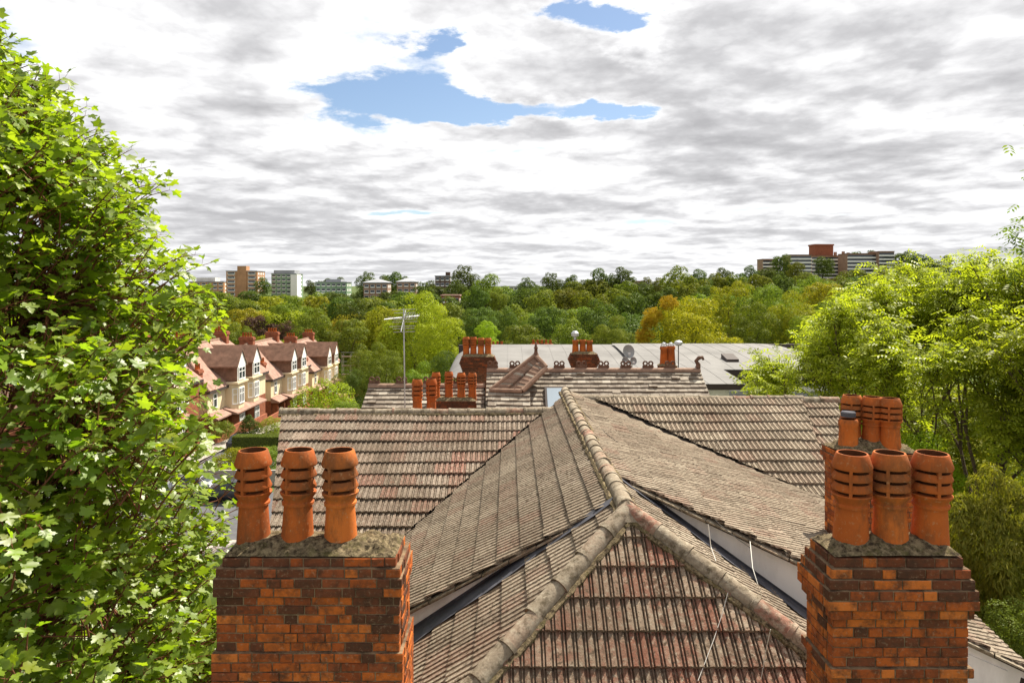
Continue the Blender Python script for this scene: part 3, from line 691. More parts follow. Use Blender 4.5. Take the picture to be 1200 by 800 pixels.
def crest_mesh():
    mb = MB(); hm = MB()
    for s in (-1, 1):
        c = Vector((s*.095, 0, .17)); n = 10
        for k in range(n):
            t0, t1 = 2*math.pi*k/n, 2*math.pi*(k+1)/n; ri, ro = .045, .095
            q = [(c.x+r*math.cos(t), y, c.z+r*math.sin(t)) for y in (-.02, .02) for r, t in ((ri, t0), (ro, t0), (ro, t1), (ri, t1))]
            mb.add(q, [(0, 1, 2, 3), (7, 6, 5, 4), (1, 5, 6, 2), (0, 3, 7, 4)])
    mb.box((-.19, -.02, 0), (.19, .02, .10)); return mb.mesh('crest', M['crest_clay'], normals=True)
CREST = crest_mesh()
def half_ridge(L, r, m):
    mb = MB(); n = 7
    for x in (0, L):
        for k in range(n):
            t = math.pi*k/(n-1); mb.v.append((x, r*math.cos(t), r*math.sin(t)))
    for k in range(n-1): mb.f.append((k, k+1, n+k+1, n+k)); mb.m.append(0)
    mb.f += [tuple(range(n)), tuple(range(2*n-1, n-1, -1))]; mb.m += [0, 0]
    return mb.mesh('ridge_tile', M[m], True)
HR = half_ridge(.75, .13, 'ridge_clay')
def small_stack(root, c, w, dp, h, pots, pot_h, pot_s, mat='brick_sooty', label=None, corb=.10, kinds=None):
    """brick stack: c = centre of its top; courses modelled as bricks joined into the stack's face"""
    rr = random.Random(int(c.x*37+c.y*11)); st = MB(); st.box((c.x-w/2+.008, c.y-dp/2+.008, c.z-h), (c.x+w/2-.008, c.y+dp/2-.008, c.z-.01))
    core = link('chimney_stack', st.mesh('chimney_stack', M['mortar']), root)
    if label: core['label'] = label
    bk = MB(); n = int(h/.075)
    for k in range(n):
        z = c.z-.075*(k+1); o = corb*max(0, 1-abs(k-3)/4.5) if corb else 0
        for fc in range(4):
            L = (w if fc % 2 == 0 else dp)+2*o; t = -L/2-(.11 if k % 2 else 0)
            while t < L/2:
                a, b = max(-L/2, t), min(L/2, t+.215); t += .225
                if b-a < .03: continue
                y0 = (dp if fc % 2 == 0 else w)/2+o; j = rr.uniform(-.004, .004)
                ca, sa = [(1, 0), (0, 1), (-1, 0), (0, -1)][fc]
                tr = lambda x, y, zz: (c.x+x*ca-y*sa, c.y+x*sa+y*ca, zz)
                bk.add([tr(a, -y0+j, z+.005), tr(b, -y0+j, z+.005), tr(b, -y0+j, z+.07), tr(a, -y0+j, z+.07), tr(a, -y0+.1, z+.005), tr(b, -y0+.1, z+.005), tr(b, -y0+.1, z+.07), tr(a, -y0+.1, z+.07)],
                       [(0, 1, 2, 3), (0, 4, 5, 1), (3, 2, 6, 7), (0, 3, 7, 4), (1, 5, 6, 2)])
    tag(link('brickwork', bk.mesh('brickwork', M[mat]), core), kind='stuff')
    fl = MB(); fl.add([(c.x-w/2-.02, c.y-dp/2-.02, c.z-.005), (c.x+w/2+.02, c.y-dp/2-.02, c.z-.005), (c.x+w/2+.02, c.y+dp/2+.02, c.z-.005), (c.x-w/2-.02, c.y+dp/2+.02, c.z-.005),
                     (c.x-w/2+.12, c.y-dp/2+.12, c.z+.09), (c.x+w/2-.12, c.y-dp/2+.12, c.z+.09), (c.x+w/2-.12, c.y+dp/2-.12, c.z+.09), (c.x-w/2+.12, c.y+dp/2-.12, c.z+.09)],
                    [(0, 1, 5, 4), (1, 2, 6, 5), (2, 3, 7, 6), (3, 0, 4, 7), (4, 5, 6, 7)]); link('flaunching', fl.mesh('flaunching', M['flaunching']), core)
    for i, p in enumerate(pots):
        kd = kinds[i] if kinds else 'louvre'
        link('chimney_pot', POT[kd], core, Matrix.Translation((p[0], p[1], c.z+.05)) @ Matrix.Rotation(rr.uniform(0, 3), 4, 'Z') @ Matrix.Diagonal((pot_s, pot_s, pot_h*rr.uniform(.96, 1.04), 1)))
    return core
def slate_house(label, x0, x1, yr, dr, run, pitch, depth_back, skl=0, skr=0):
    root = empty('slate_house', ((x0+x1)/2, yr, 0)); o = Vector(root.location); tag(root, label, 'house', 'slate roofed houses behind the tiled roof')
    z = CZ-dr; l = lambda x, y, zz: Vector((x, y, zz))-o; dp = run*pitch
    d = MB(); d.prism([l(x0, yr, z-.02), l(x1, yr, z-.02), l(x1+skr, yr-run, z-dp-.02), l(x0+skl, yr-run, z-dp-.02)], (0, 0, -.1))
    rf = link('roof', d.mesh('roof', M['dark_under']), root)
    b = MB(); b.prism([l(x0, yr+.02, z-.02), l(x1, yr+.02, z-.02), l(x1, yr+depth_back, z-depth_back*pitch), l(x0, yr+depth_back, z-depth_back*pitch)], (0, 0, -.1)); link('rear_roof', b.mesh('rear_roof', M['slate']), root)
    slates(rf, l(x0, yr, z), l(x1, yr, z), dp, run, left_skew=skl, right_skew=skr)
    w = MB(); w.prism([l(x0+.2, yr-run+.3, z-dp-.05), l(x0+.2, yr, z-.2), l(x0+.2, yr+depth_back-.3, z-dp-.3), l(x0+.2, yr+depth_back-.3, 0), l(x0+.2, yr-run+.3, 0)], (x1-x0-.4, 0, 0)); link('wall', w.mesh('wall', M['white_render']), root)
    n = int((x1-x0)/.76)
    for i in range(n+1):
        xx = x0+i*(x1-x0)/(n+1)
        link('ridge_tile', HR, root, Matrix.Translation(l(xx, yr, z-.03)) @ Matrix.Diagonal(((x1-x0)/(n+1)/.755, 1, 1, 1)))
    return root, o
# right-hand slate house
ra, oa = slate_house('slate roofed house with crested ridge and rooflight', -.75, 6.6, 25.0, 2.92, 3.6, .72, 3.2, 0, .25)
for i in range(10):
    xx = -.55+i*.765
    if xx > 6.3 or .35 < xx < 1.1: continue
    link('crest', CREST, ra, Matrix.Translation(Vector((xx, 25.0, CZ-2.92+.08))-oa))
mb = MB(); c = Vector((6.52, 25, CZ-2.92+.1))-oa
mb.tube([c, c+Vector((.02, 0, .12)), c+Vector((-.06, 0, .24)), c+Vector((.04, 0, .34)), c+Vector((.16, 0, .36)), c+Vector((.2, 0, .27))], [.1, .08, .07, .07, .06, .04], 8); link('ridge_finial', mb.mesh('ridge_finial', M['crest_clay'], True), ra)
# rooflight
sk = lambda x, y: CZ-(2.92+(25-y)*.72)
f0 = MB(); q = [Vector((x, y, sk(x, y)+.06))-oa for x, y in ((1.20, 24.25), (1.98, 24.25), (1.98, 23.30), (1.20, 23.30))]
f0.prism(q, (0, -.03, .05)); rl = link('rooflight', f0.mesh('rooflight', M['dark_fascia']), ra)
f1 = MB(); q = [Vector((x, y, sk(x, y)+.125))-oa for x, y in ((1.27, 24.16), (1.91, 24.16), (1.91, 23.36), (1.27, 23.36))]
f1.prism(q, (0, -.004, .008)); link('pane', f1.mesh('pane', M['skylight_glass']), rl)
# cross gable with ridge-tiled edges and a lead valley, finial on top
gr = MB(); A = P(574, 457, 23.6)-oa; B = P(627, 416, 24.3)-oa; C = P(612, 458, 23.4)-oa; E = P(640, 431, 24.0)-oa
mid = P(598, 456, 23.6)-oa; mid2 = P(629, 425, 24.2)-oa
down = Vector((0, .5, -.22)); apron = link('slate_apron', MB().prism([A+Vector((.0, .05, -.05)), C+Vector((.25, .05, -.05)), C+Vector((.25, -.85, -.66)), A+Vector((-.1, -.85, -.66))], (0, .3, -.3)).mesh('slate_apron', M['dark_under']), ra)
slates(apron, A+Vector((-.05, .05, -.03)), C+Vector((.25, .05, -.03)), .62, .86)
gr.prism([A, mid-Vector((0, 0, .05)), mid2-Vector((0, 0, .05)), B], down); cg = link('gable_roof', gr.mesh('gable_roof', M['ridge_clay']), ra)
gr = MB(); gr.prism([mid+Vector((.1, 0, -.10)), C, E, mid2+Vector((.05, 0, -.10))], down); link('gable_roof', gr.mesh('gable_roof', M['ridge_clay']), ra)
def strip_tiles(a, b, w0, w1, n):
    a, b, w0, w1 = Vector(a), Vector(b), Vector(w0), Vector(w1)
    for i in range(n):
        t0, t1 = i/n, (i+.93)/n; p, q = a.lerp(b, t0), a.lerp(b, t1); wa, wb = w0.lerp(w1, t0), w0.lerp(w1, t1); m = MB()
        m.prism([p, q+Vector((0, 0, -.015)), q+wb+Vector((0, 0, -.015)), p+wa], (0, 0, .05+.014*(i % 2))); link('gable_tile', m.mesh('gable_tile', M['slate' if i % 5 == 2 else 'ridge_clay']), cg)
strip_tiles(A, B, (.56, -.02, .02), (.16, -.05, -.20), 16); strip_tiles(C, E, (-.30, .05, .03), (-.30, .05, .14), 14)
mb = MB(); mb.tube([A, B], .07, 8); mb.tube([B, E+Vector((0, 0, .03))], .08, 8); mb.tube([C, E], .09, 8); mb.tube([A, C], .07, 8); link('hip_ridge', mb.mesh('hip_ridge', M['ridge_clay'], True), ra)
mb = MB(); mb.lathe([(.1, 0), (.06, .1), (.05, .2), (.075, .24), (.04, .3), (.03, .42), (0, .46)], 10, B+Vector((.03, 0, .0))); link('finial', mb.mesh('finial', M['crest_clay'], True), ra)
# satellite dishes and mast
def dish(c, r, lab, pole_to):
    root = empty('satellite_dish', c); tag(root, lab, 'satellite dish', 'satellite dishes on the crested ridge')
    mb = MB(); prof = [(0, .0), (r*.5, .025), (r, .10), (r*1.01, .095), (r*.5, .01), (0, -.015)]; mb.lathe(prof, 20)
    tl = Matrix.Rotation(R(78), 4, 'X') @ Matrix.Rotation(R(25), 4, 'Y'); o = link('reflector', mb.mesh('reflector', M['dish'], True), root, tl)
    mb = MB(); mb.tube([(0, 0, 0), (0, -.02, -.35*r/.2), (0, .02, pole_to)], .018, 6); mb.tube([(0, .0, -r*.9), (.02, -r*1.3, -r*.2)], .012, 5); mb.box((-.02, -r*1.3-.05, -r*.2-.03), (.06, -r*1.3+.02, -r*.2+.03)); link('mount', mb.mesh('mount', M['galvanised']), root)
dish(P(735, 412, 26.0), .245, 'large grey satellite dish above two small ones', -.75); dish(P(731, 423, 25.6), .14, 'small satellite dish below the large one, beside the valley line', -.4); dish(P(740.5, 423, 25.5), .14, 'small satellite dish below the large one, toward the red pots', -.4)
# stacks of the right house
T = P(560.5, 417, 30.0)-oa
small_stack(ra, T, 1.28, .6, 1.9, [(T.x+dx, T.y) for dx in (-.50, -.20, .11, .40)], .72, 1.0, label='corbelled stack with four slim pots in front of the grey hall', corb=.12)
T = P(684, 414, 30.0)-oa
small_stack(ra, T, 1.0, .6, 1.6, [(T.x+dx, T.y) for dx in (-.34, -.04, .24)], .50, 1.0, label='corbelled stack with three pots and a white cowl', corb=.13, kinds=['plain']*3)
mb = MB(); mb.lathe([(.05, 0), (.05, .2), (.15, .24), (.16, .36), (.08, .45), (0, .46)], 12, (T.x-.36, T.y, T.z+.48)); link('cowl', mb.mesh('cowl', M['galvanised'], True), ra)
T = P(782, 428, 26.0)-oa
small_stack(ra, T, .62, .45, 1.0, [(T.x-.12, T.y), (T.x+.13, T.y-.03)], .62, 1.05, corb=0, kinds=['plain', 'plain'], label='two squat red pots with wire cowls')
for dx in (-.12, .13):
    mb = MB()
    for k in range(6):
        a = math.pi*k/6; pts = [(T.x+dx+.12*math.cos(a)*math.cos(t), T.y+.12*math.sin(a)*math.cos(t), T.z+.66+.16*math.sin(t)) for t in np.linspace(0, math.pi, 7)]
        mb.tube(pts, .010, 4)
    link('wire_cowl', mb.mesh('wire_cowl', M['galvanised']), ra)
root = empty('flue_mast', P(795, 436, 27.5)); tag(root, 'thin pole with a pale domed cap beside the two red pots', 'mast')
mb = MB(); mb.tube([(0, 0, -.4), (0, 0, 1.05)], .018, 6); link('pole', mb.mesh('pole', M['dark_fascia']), root); mb = MB(); mb.lathe([(.06, 1.0), (.16, 1.06), (.15, 1.15), (.08, 1.2), (0, 1.21)], 12); link('cap', mb.mesh('cap', M['galvanised'], True), root)
# left-hand slate house
rb, ob = slate_house('lower slate roofed house with red ridge and aerial', -4.75, -.80, 24.6, 3.40, 3.6, .70, 3.2, -.3, 0)
for i in range(4):
    link('crest', CREST, rb, Matrix.Translation(Vector((-4.55+i*.92, 24.6, CZ-3.40+.07))-ob))
T = P(534, 468, 24.0)-ob
small_stack(rb, T, 1.30, .55, 1.3, [(P(px, 460, 24.0).x-ob.x, T.y) for px in (511, 526, 540.5, 553.5)], .86, .98, label='stack with four louvred pots on the lower slate roof', corb=.07)
# pots of the tiled house just behind its left ridge
T = P(497, 489, 19.6)-HO
small_stack(house, T, 1.0, .5, 1.4, [(P(489, 480, 19.6).x-HO.x, T.y), (P(505.5, 480, 19.6).x-HO.x, T.y)], 1.0, 1.0, label='low stack with two pots behind the left ridge', corb=0)
# aerial
root = empty('tv_aerial', P(475, 486, 20.6)); tag(root, 'tall television aerial mast with many crossbars', 'aerial')
mb = MB(); mb.tube([(0, 0, -.6), (-.05, 0, 3.02)], .018, 8); link('mast', mb.mesh('mast', M['galvanised'], True), root)
for dz, L, yy in ((2.98, .33, 0), (2.88, .30, .25), (2.78, .40, -.3), (2.70, .28, -.1), (2.62, .36, .2), (2.52, .36, -.25), (2.44, .30, 0), (2.34, .30, .1)):
    mb = MB(); mb.tube([(-.05-L, yy, dz), (-.05+L, yy+.02, dz+.02)], .008, 5); link('crossbar', mb.mesh('crossbar', M['galvanised']), root)
mb = MB(); mb.tube([(-.55, -.3, 2.72), (.35, .35, 2.80)], .016, 6); mb.tube([(-.05, -.5, 2.40), (-.05, .4, 2.95)], .012, 5)
for k in range(7): mb.tube([(-.15+k*.07, -.12+k*.06, 2.70), (.02+k*.06, .1+k*.03, 2.86)], .008, 4)
link('boom', mb.mesh('boom', M['galvanised']), root)
# thin cable runs along the left cross ridge
cable([P(345+(640-345)*t, 479+1.5*math.sin(t*3), 17.0) for t in np.linspace(0, 1, 9)], 'cable_dark', .015, 'ridge_cable')

# ================================================================== THE GREY HALL
def hall():
    root = empty('grey_hall', (5, 48, 0)); o = Vector((5, 48, 0)); tag(root, 'large hall with pale grey membrane roof and white walls', 'hall')
    def sect(x0, x1, y0, y1, d0, d1, rl, rr_, name='roof', seams=.9):
        nx, ny = 60, 10; v = []
        for j in range(ny+1):
            t = j/ny; y = y0+(y1-y0)*t; d = d0+(d1-d0)*math.sin(t*math.pi/2*.96)
            for i in range(nx+1):
                s = i/nx; s2 = s
                x = x0+(x1-x0)*s2; e = 0
                for edge, r in ((x-x0, rl), (x1-x, rr_)):
                    if r and edge < r: q = 1-edge/r; e += r*.40*(1-math.sqrt(max(0, 1-q*q)))
                v.append(Vector((x, y, CZ-d-e))-o)
        n = nx+1; f = [(j*n+i, j*n+i+1, (j+1)*n+i+1, (j+1)*n+i) for j in range(ny) for i in range(nx)]
        rf = link(name, mesh_np(name, v, f, M['membrane'], True), root)
        mb = MB(); k = int((x1-x0)/seams)
        for i in range(1, k):
            x = x0+(x1-x0)*i/k
            if (rl and x-x0 < rl*.5) or (rr_ and x1-x < rr_*.5): continue
            pts = []
            for j in range(ny+1):
                t = j/ny; d = d0+(d1-d0)*math.sin(t*math.pi/2*.96); e = 0
                for edge, r in ((x-x0, rl), (x1-x, rr_)):
                    if r and edge < r: q = 1-edge/r; e += r*.40*(1-math.sqrt(max(0, 1-q*q)))
                pts.append(Vector((x, y0+(y1-y0)*t, CZ-d-e+.005))-o)
            mb.tube(pts, .012, 4, caps=False)
        tag(link('seam', mb.mesh('seam', M['membrane']), rf), kind='stuff')
        b = MB(); b.box(Vector((x0+.3, y1, CZ-d0-.6))-o, Vector((x1-.3, y1+.3, CZ-d1-.05))-o); link('rear_parapet', b.mesh('rear_parapet', M['dark_fascia']), rf)
        return rf
    sect(-3.95, 7.7, 42.5, 53, 5.0, 4.27, 3.0, 0); r2 = sect(7.45, 22.5, 42.0, 52.5, 4.84, 4.16, 0, 5.0); sect(6.3, 11.75, 36.0, 42.0, 4.86, 4.50, 0, 0)
    def bx(n, a, b, m): q = MB().box(Vector(a)-o, Vector(b)-o); return link(n, q.mesh(n, M[m]), root)
    bx('wall', (-3.3, 42.9, 0), (7.6, 52.5, CZ-6.5), 'white_render'); bx('wall', (7.8, 42.6, 0), (21.6, 52, CZ-5.9), 'white_render'); bx('wall', (6.6, 36.5, 0), (11.1, 42.5, CZ-5.2), 'white_render')
    bx('fascia', (6.3, 36.02, CZ-5.16), (11.78, 36.2, CZ-4.88), 'dark_fascia'); bx('fascia', (11.7, 36.2, CZ-5.16), (11.78, 42, CZ-4.88), 'dark_fascia')
    bx('fascia', (11.8, 42.02, CZ-5.4), (20.6, 42.3, CZ-4.9), 'dark_fascia'); bx('fascia', (-1.5, 42.5, CZ-5.6), (7.6, 42.8, CZ-5.05), 'dark_fascia')
    mb = MB(); mb.tube([Vector((15.2, 42.4, CZ-5.3))-o, Vector((15.2, 42.4, 1))-o], .09, 6); link('downpipe', mb.mesh('downpipe', M['dark_fascia']), root)
    bx('plinth', (11.8, 42.4, CZ-6.9), (21.4, 42.62, CZ-6.2), 'grey_cladding')
    q = [P(845, 421, 45.5), P(859, 421, 45.5), P(866, 428, 44.2), P(852, 428, 44.2)]
    mb = MB(); mb.prism([a+Vector((0, 0, .02))-o for a in q], (0, 0, .35)); sk_ = link('rooflight', mb.mesh('rooflight', M['dark_fascia']), root)
    mb = MB(); q2 = [P(846, 419.5, 45.4), P(858, 419.5, 45.4), P(861, 423, 44.9), P(849, 423, 44.9)]; mb.prism([a+Vector((0, 0, .12))-o for a in q2], (0, 0, .03)); link('pane', mb.mesh('pane', M['white_paint']), sk_)
    mb = MB()
    for k, (a, b) in enumerate(((0, 0), (1.6, .3), (3.0, -.2), (4.2, .2))):
        pass
hall()
# red stacks and low roofs beyond the hall, seen over its edge
def far_terrace(label, px0, px1, ytop, D, pots, base_y):
    c = P((px0+px1)/2, ytop, D); root = empty('brick_terrace', (c.x, D, terrain(c.x, D))); o = Vector(root.location); tag(root, label, 'house')
    w = (px1-px0)/850*D; z1 = c.z-o.z
    mb = MB(); mb.box((-w/2, -4, 0), (w/2, 4, z1-2.4)); link('wall', mb.mesh('wall', M['red_brick_far']), root)
    mb = MB(); mb.prism([(-w/2-.2, -4.4, z1-2.5), (-w/2-.2, 0, z1-.1), (-w/2-.2, 4.4, z1-2.5)], (w+.4, 0, 0)); link('roof', mb.mesh('roof', M['cottage_tile_brown']), root)
    for px, py in pots:
        x = P(px, py, D).x-o.x; zt = P(px, py, D).z-o.z; mb = MB(); mb.box((x-.7, -.4, z1-1.8), (x+.7, .4, zt-.35)); st = link('chimney_stack', mb.mesh('chimney_stack', M['red_brick_far']), root)
        for dx in (-.45, 0, .45):
            link('chimney_pot', POT['plain'], st, Matrix.Translation((x+dx, 0, zt-.36)) @ Matrix.Diagonal((1, 1, .45, 1)))
far_terrace('brick terrace roof behind the grey hall', 575, 668, 404, 78, [(630, 399), (583, 401), (640, 399)], 410)
# ================================================================== COTTAGES ALONG THE STREET
def cottage(k, walls, label, nb=2, xf=-33.2):
    y0 = 80+21.3*k; zg = -2.0-(k)*1.45 if k >= 0 else -.4
    root = empty('cottage', (xf, y0, zg)); tag(root, label, 'house', 'bay fronted houses along the street')
    Ln, Wd, EH, RH = 19.0, 10.0, 5.9, 4.6
    def bx(n, a, b, m, par=None): return link(n, MB().box(a, b).mesh(n, M[m]), par or root)
    bx('wall', (-Wd, 0, 2.9), (0, Ln, EH), walls); bx('ground_floor_wall', (-Wd, .02, -2), (.01, Ln-.02, 2.9), 'red_brick_far')
    e = .35; rx = -Wd/2; hp = 4.2
    mb = MB(); a = [(-Wd-e, -e, EH), (e, -e, EH), (e, Ln+e, EH), (-Wd-e, Ln+e, EH), (rx, hp, EH+RH), (rx, Ln-1.0, EH+RH)]
    mb.add(a, [(0, 1, 4), (1, 2, 5, 4), (2, 3, 5), (3, 0, 4, 5)]); mb.add([(q[0], q[1], q[2]-.14) for q in a[:4]], [(0, 1, 2, 3)])
    rf = link('roof', mb.mesh('roof', M['cottage_tile']), root)
    mb = MB(); mb.tube([a[1], a[4]], .13, 6); mb.tube([a[0], a[4]], .13, 6); mb.tube([a[4], a[5]], .15, 6); link('ridge', mb.mesh('ridge', M['ridge_clay'], True), rf)
    bx('eaves_board', (e-.05, -e, EH-.30), (e+.05, Ln+e, EH-.02), 'dark_fascia', rf); bx('eaves_board', (-Wd-e, -e-.05, EH-.30), (e-.05, -e+.05, EH-.02), 'dark_fascia', rf)
    def window(par, o, u, w, h, lights, m='white_paint'):
        """frame standing proud of a wall; o lower-left corner, u horizontal direction"""
        o = Vector(o); u = Vector(u); n = Vector((u.y, -u.x, 0)); fr = MB()
        def pl(x0, x1, z0, z1, t0, t1, mm): mm.prism([o+u*x0+n*t0+Vector((0, 0, z0)), o+u*x1+n*t0+Vector((0, 0, z0)), o+u*x1+n*t0+Vector((0, 0, z1)), o+u*x0+n*t0+Vector((0, 0, z1))], n*(t1-t0))
        pl(0, w, 0, .12, .0, .10, fr); pl(0, w, h-.12, h, 0, .08, fr)
        for i in range(lights+1):
            x = (w-.13)*i/lights; pl(x, x+.13, .12, h-.12, 0, .08, fr)
        pl(.1, w-.1, h*.60, h*.60+.07, .01, .07, fr)
        f_ = link('window', fr.mesh('window', M[m]), par)
        for i in range(lights):
            g = MB(); x = (w-.13)*i/lights+.13; pl(x, x+(w-.13)/lights-.13, .12, h-.12, -.02, .02, g); link('pane', g.mesh('pane', M['window_glass']), f_)
    for yb in (5.1, 10.2)[:nb]:
        pw, bw = 1.25, 3.3; y1 = yb+bw
        mb = MB(); mb.prism([(0, yb, 2.95), (pw*.55, yb, 2.95), (pw, yb+.75, 2.95), (pw, y1-.75, 2.95), (pw*.55, y1, 2.95), (0, y1, 2.95)], (0, 0, EH-2.75)); bay = link('bay', mb.mesh('bay', M[walls]), root)
        window(bay, (pw+.01, yb+.85, 3.55), (0, 1, 0), bw-1.7, 1.9, 3); u_ = Vector((pw*.45, .75, 0)).normalized(); window(bay, (pw*.55+.03, yb+.08, 3.55), tuple(u_), .78, 1.9, 1)
        bx('cornice', (-.1, yb-.12, EH+.08), (pw+.22, y1+.12, EH+.30), 'cream_render', bay)
        # dormer with white pediment
        dz0, dz1 = EH+.30, EH+2.1; xd = pw-.05; d0, d1 = yb+.45, y1-.45; ym = (d0+d1)/2
        mb = MB(); mb.box((-4.2, d0, dz0), (xd, d1, dz1)); dm = link('dormer', mb.mesh('dormer', M['cottage_tile_brown']), root)
        bx('dormer_face', (xd, d0-.05, dz0), (xd+.06, d1+.05, dz1), 'white_paint', dm); window(dm, (xd+.07, d0+.15, dz0+.2), (0, 1, 0), d1-d0-.3, 1.5, 2)
        mb = MB(); mb.prism([(xd+.10, d0-.35, dz1-.05), (xd+.10, d1+.35, dz1-.05), (xd+.10, ym, dz1+1.75)], (-.12, 0, 0)); link('pediment', mb.mesh('pediment', M['white_paint']), dm)
        mb = MB(); th = .16
        for s, yy in ((-1, d0-.45), (1, d1+.45)):
            mb.prism([(xd+.22, yy, dz1-.12), (xd+.22, ym, dz1+1.9), (-5.0, ym, dz1+1.9), (-5.0, yy, dz1-.12)], (0, 0, th))
        link('dormer_roof', mb.mesh('dormer_roof', M['cottage_tile_brown']), dm)
        # tiled pent roof and ground-floor bay
        mb = MB(); mb.prism([(0, yb-.9, 3.35), (1.75, yb-.9, 2.75), (1.75, yb-.9, 2.6), (0, yb-.9, 2.6)], (0, bw+1.8, 0)); link('pent_roof', mb.mesh('pent_roof', M['cottage_tile']), root)
        mb = MB(); mb.prism([(0, yb, -1), (pw*.6, yb, -1), (pw+.05, yb+.75, -1), (pw+.05, y1-.75, -1), (pw*.6, y1, -1), (0, y1, -1)], (0, 0, 3.62)); gb = link('ground_floor_bay', mb.mesh('ground_floor_bay', M['red_brick_far']), root)
        window(gb, (pw+.06, yb+.85, .5), (0, 1, 0), bw-1.7, 1.8, 3)
    window(root, (.01, 1.4, 3.7), (0, 1, 0), 1.1, 1.7, 1); window(root, (.01, 15.2, 3.7), (0, 1, 0), 1.2, 1.7, 1)
    mb = MB(); mb.prism([(0, -.1, 3.35), (1.2, -.1, 2.8), (1.2, -.1, 2.65), (0, -.1, 2.65)], (0, 3.9, 0)); link('porch_roof', mb.mesh('porch_roof', M['cottage_tile']), root)
    bx('porch_wall', (0, .3, -1), (.9, .5, 2.7), 'red_brick_far'); bx('porch_wall', (0, 3.3, -1), (.9, 3.5, 2.7), 'red_brick_far')
    door = bx('door', (.02, 2.0, -.2), (.08, 3.0, 2.0), 'wood_dark'); bx('handle', (.08, 2.85, .8), (.13, 2.92, .95), 'alloy', door)
    def stk(x, y, zt, w, dpt, np_):
        c = MB(); c.box((x-w/2, y-dpt/2, EH-.5), (x+w/2, y+dpt/2, zt)); c.box((x-w/2-.1, y-dpt/2-.1, zt-.45), (x+w/2+.1, y+dpt/2+.1, zt-.15)); s = link('chimney_stack', c.mesh('chimney_stack', M['red_brick_far']), root)
        for i in range(np_): link('chimney_pot', POT['plain'], s, Matrix.Translation((x+(i-(np_-1)/2)*.38 if w > dpt else x, y if w > dpt else y+(i-(np_-1)/2)*.38, zt)) @ Matrix.Diagonal((1, 1, .62, 1)))
    stk(-5.2, 5.2, EH+5.6, 2.0, .9, 4); stk(-5.2, 16.6, EH+5.6, 2.0, .9, 4); stk(-1.5, .9, EH+2.3, .7, 1.2, 3)
    if k < 2: stk(-1.3, 14.4, EH+2.4, .8, 1.2, 3)
    return root
cottage(-1, 'red_brick_far', 'red brick house with white windows glimpsed through the leafy tree')
cottage(0, 'cream_render', 'cream house with two dormers nearest the clipped dark hedge')
cottage(1, 'cream_render', 'cream house with two dormers, second along the cream row')
cottage(2, 'cream_render', 'farthest house of the row, brown roof by the scaffold')
# scaffold at the end of the row
root = empty('scaffold', (-32.6, 142, -7.4)); tag(root, 'thin pale scaffold at the far end of the row', 'scaffold')
for i in range(3):
    for j in range(2):
        mb = MB(); mb.tube([(i*1.6, j*1.4, 0), (i*1.6, j*1.4, 9.5)], .04, 5); link('pole', mb.mesh('pole', M['galvanised']), root)
for z in (5.5, 7.2, 9.0):
    mb = MB(); mb.box((-.2, 0, z), (3.4, 1.4, z+.06)); link('platform', mb.mesh('platform', M['wood_dark']), root)
    mb = MB(); mb.tube([(-.2, 0, z+.9), (3.4, 0, z+.9)], .03, 5); link('rail', mb.mesh('rail', M['galvanised']), root)

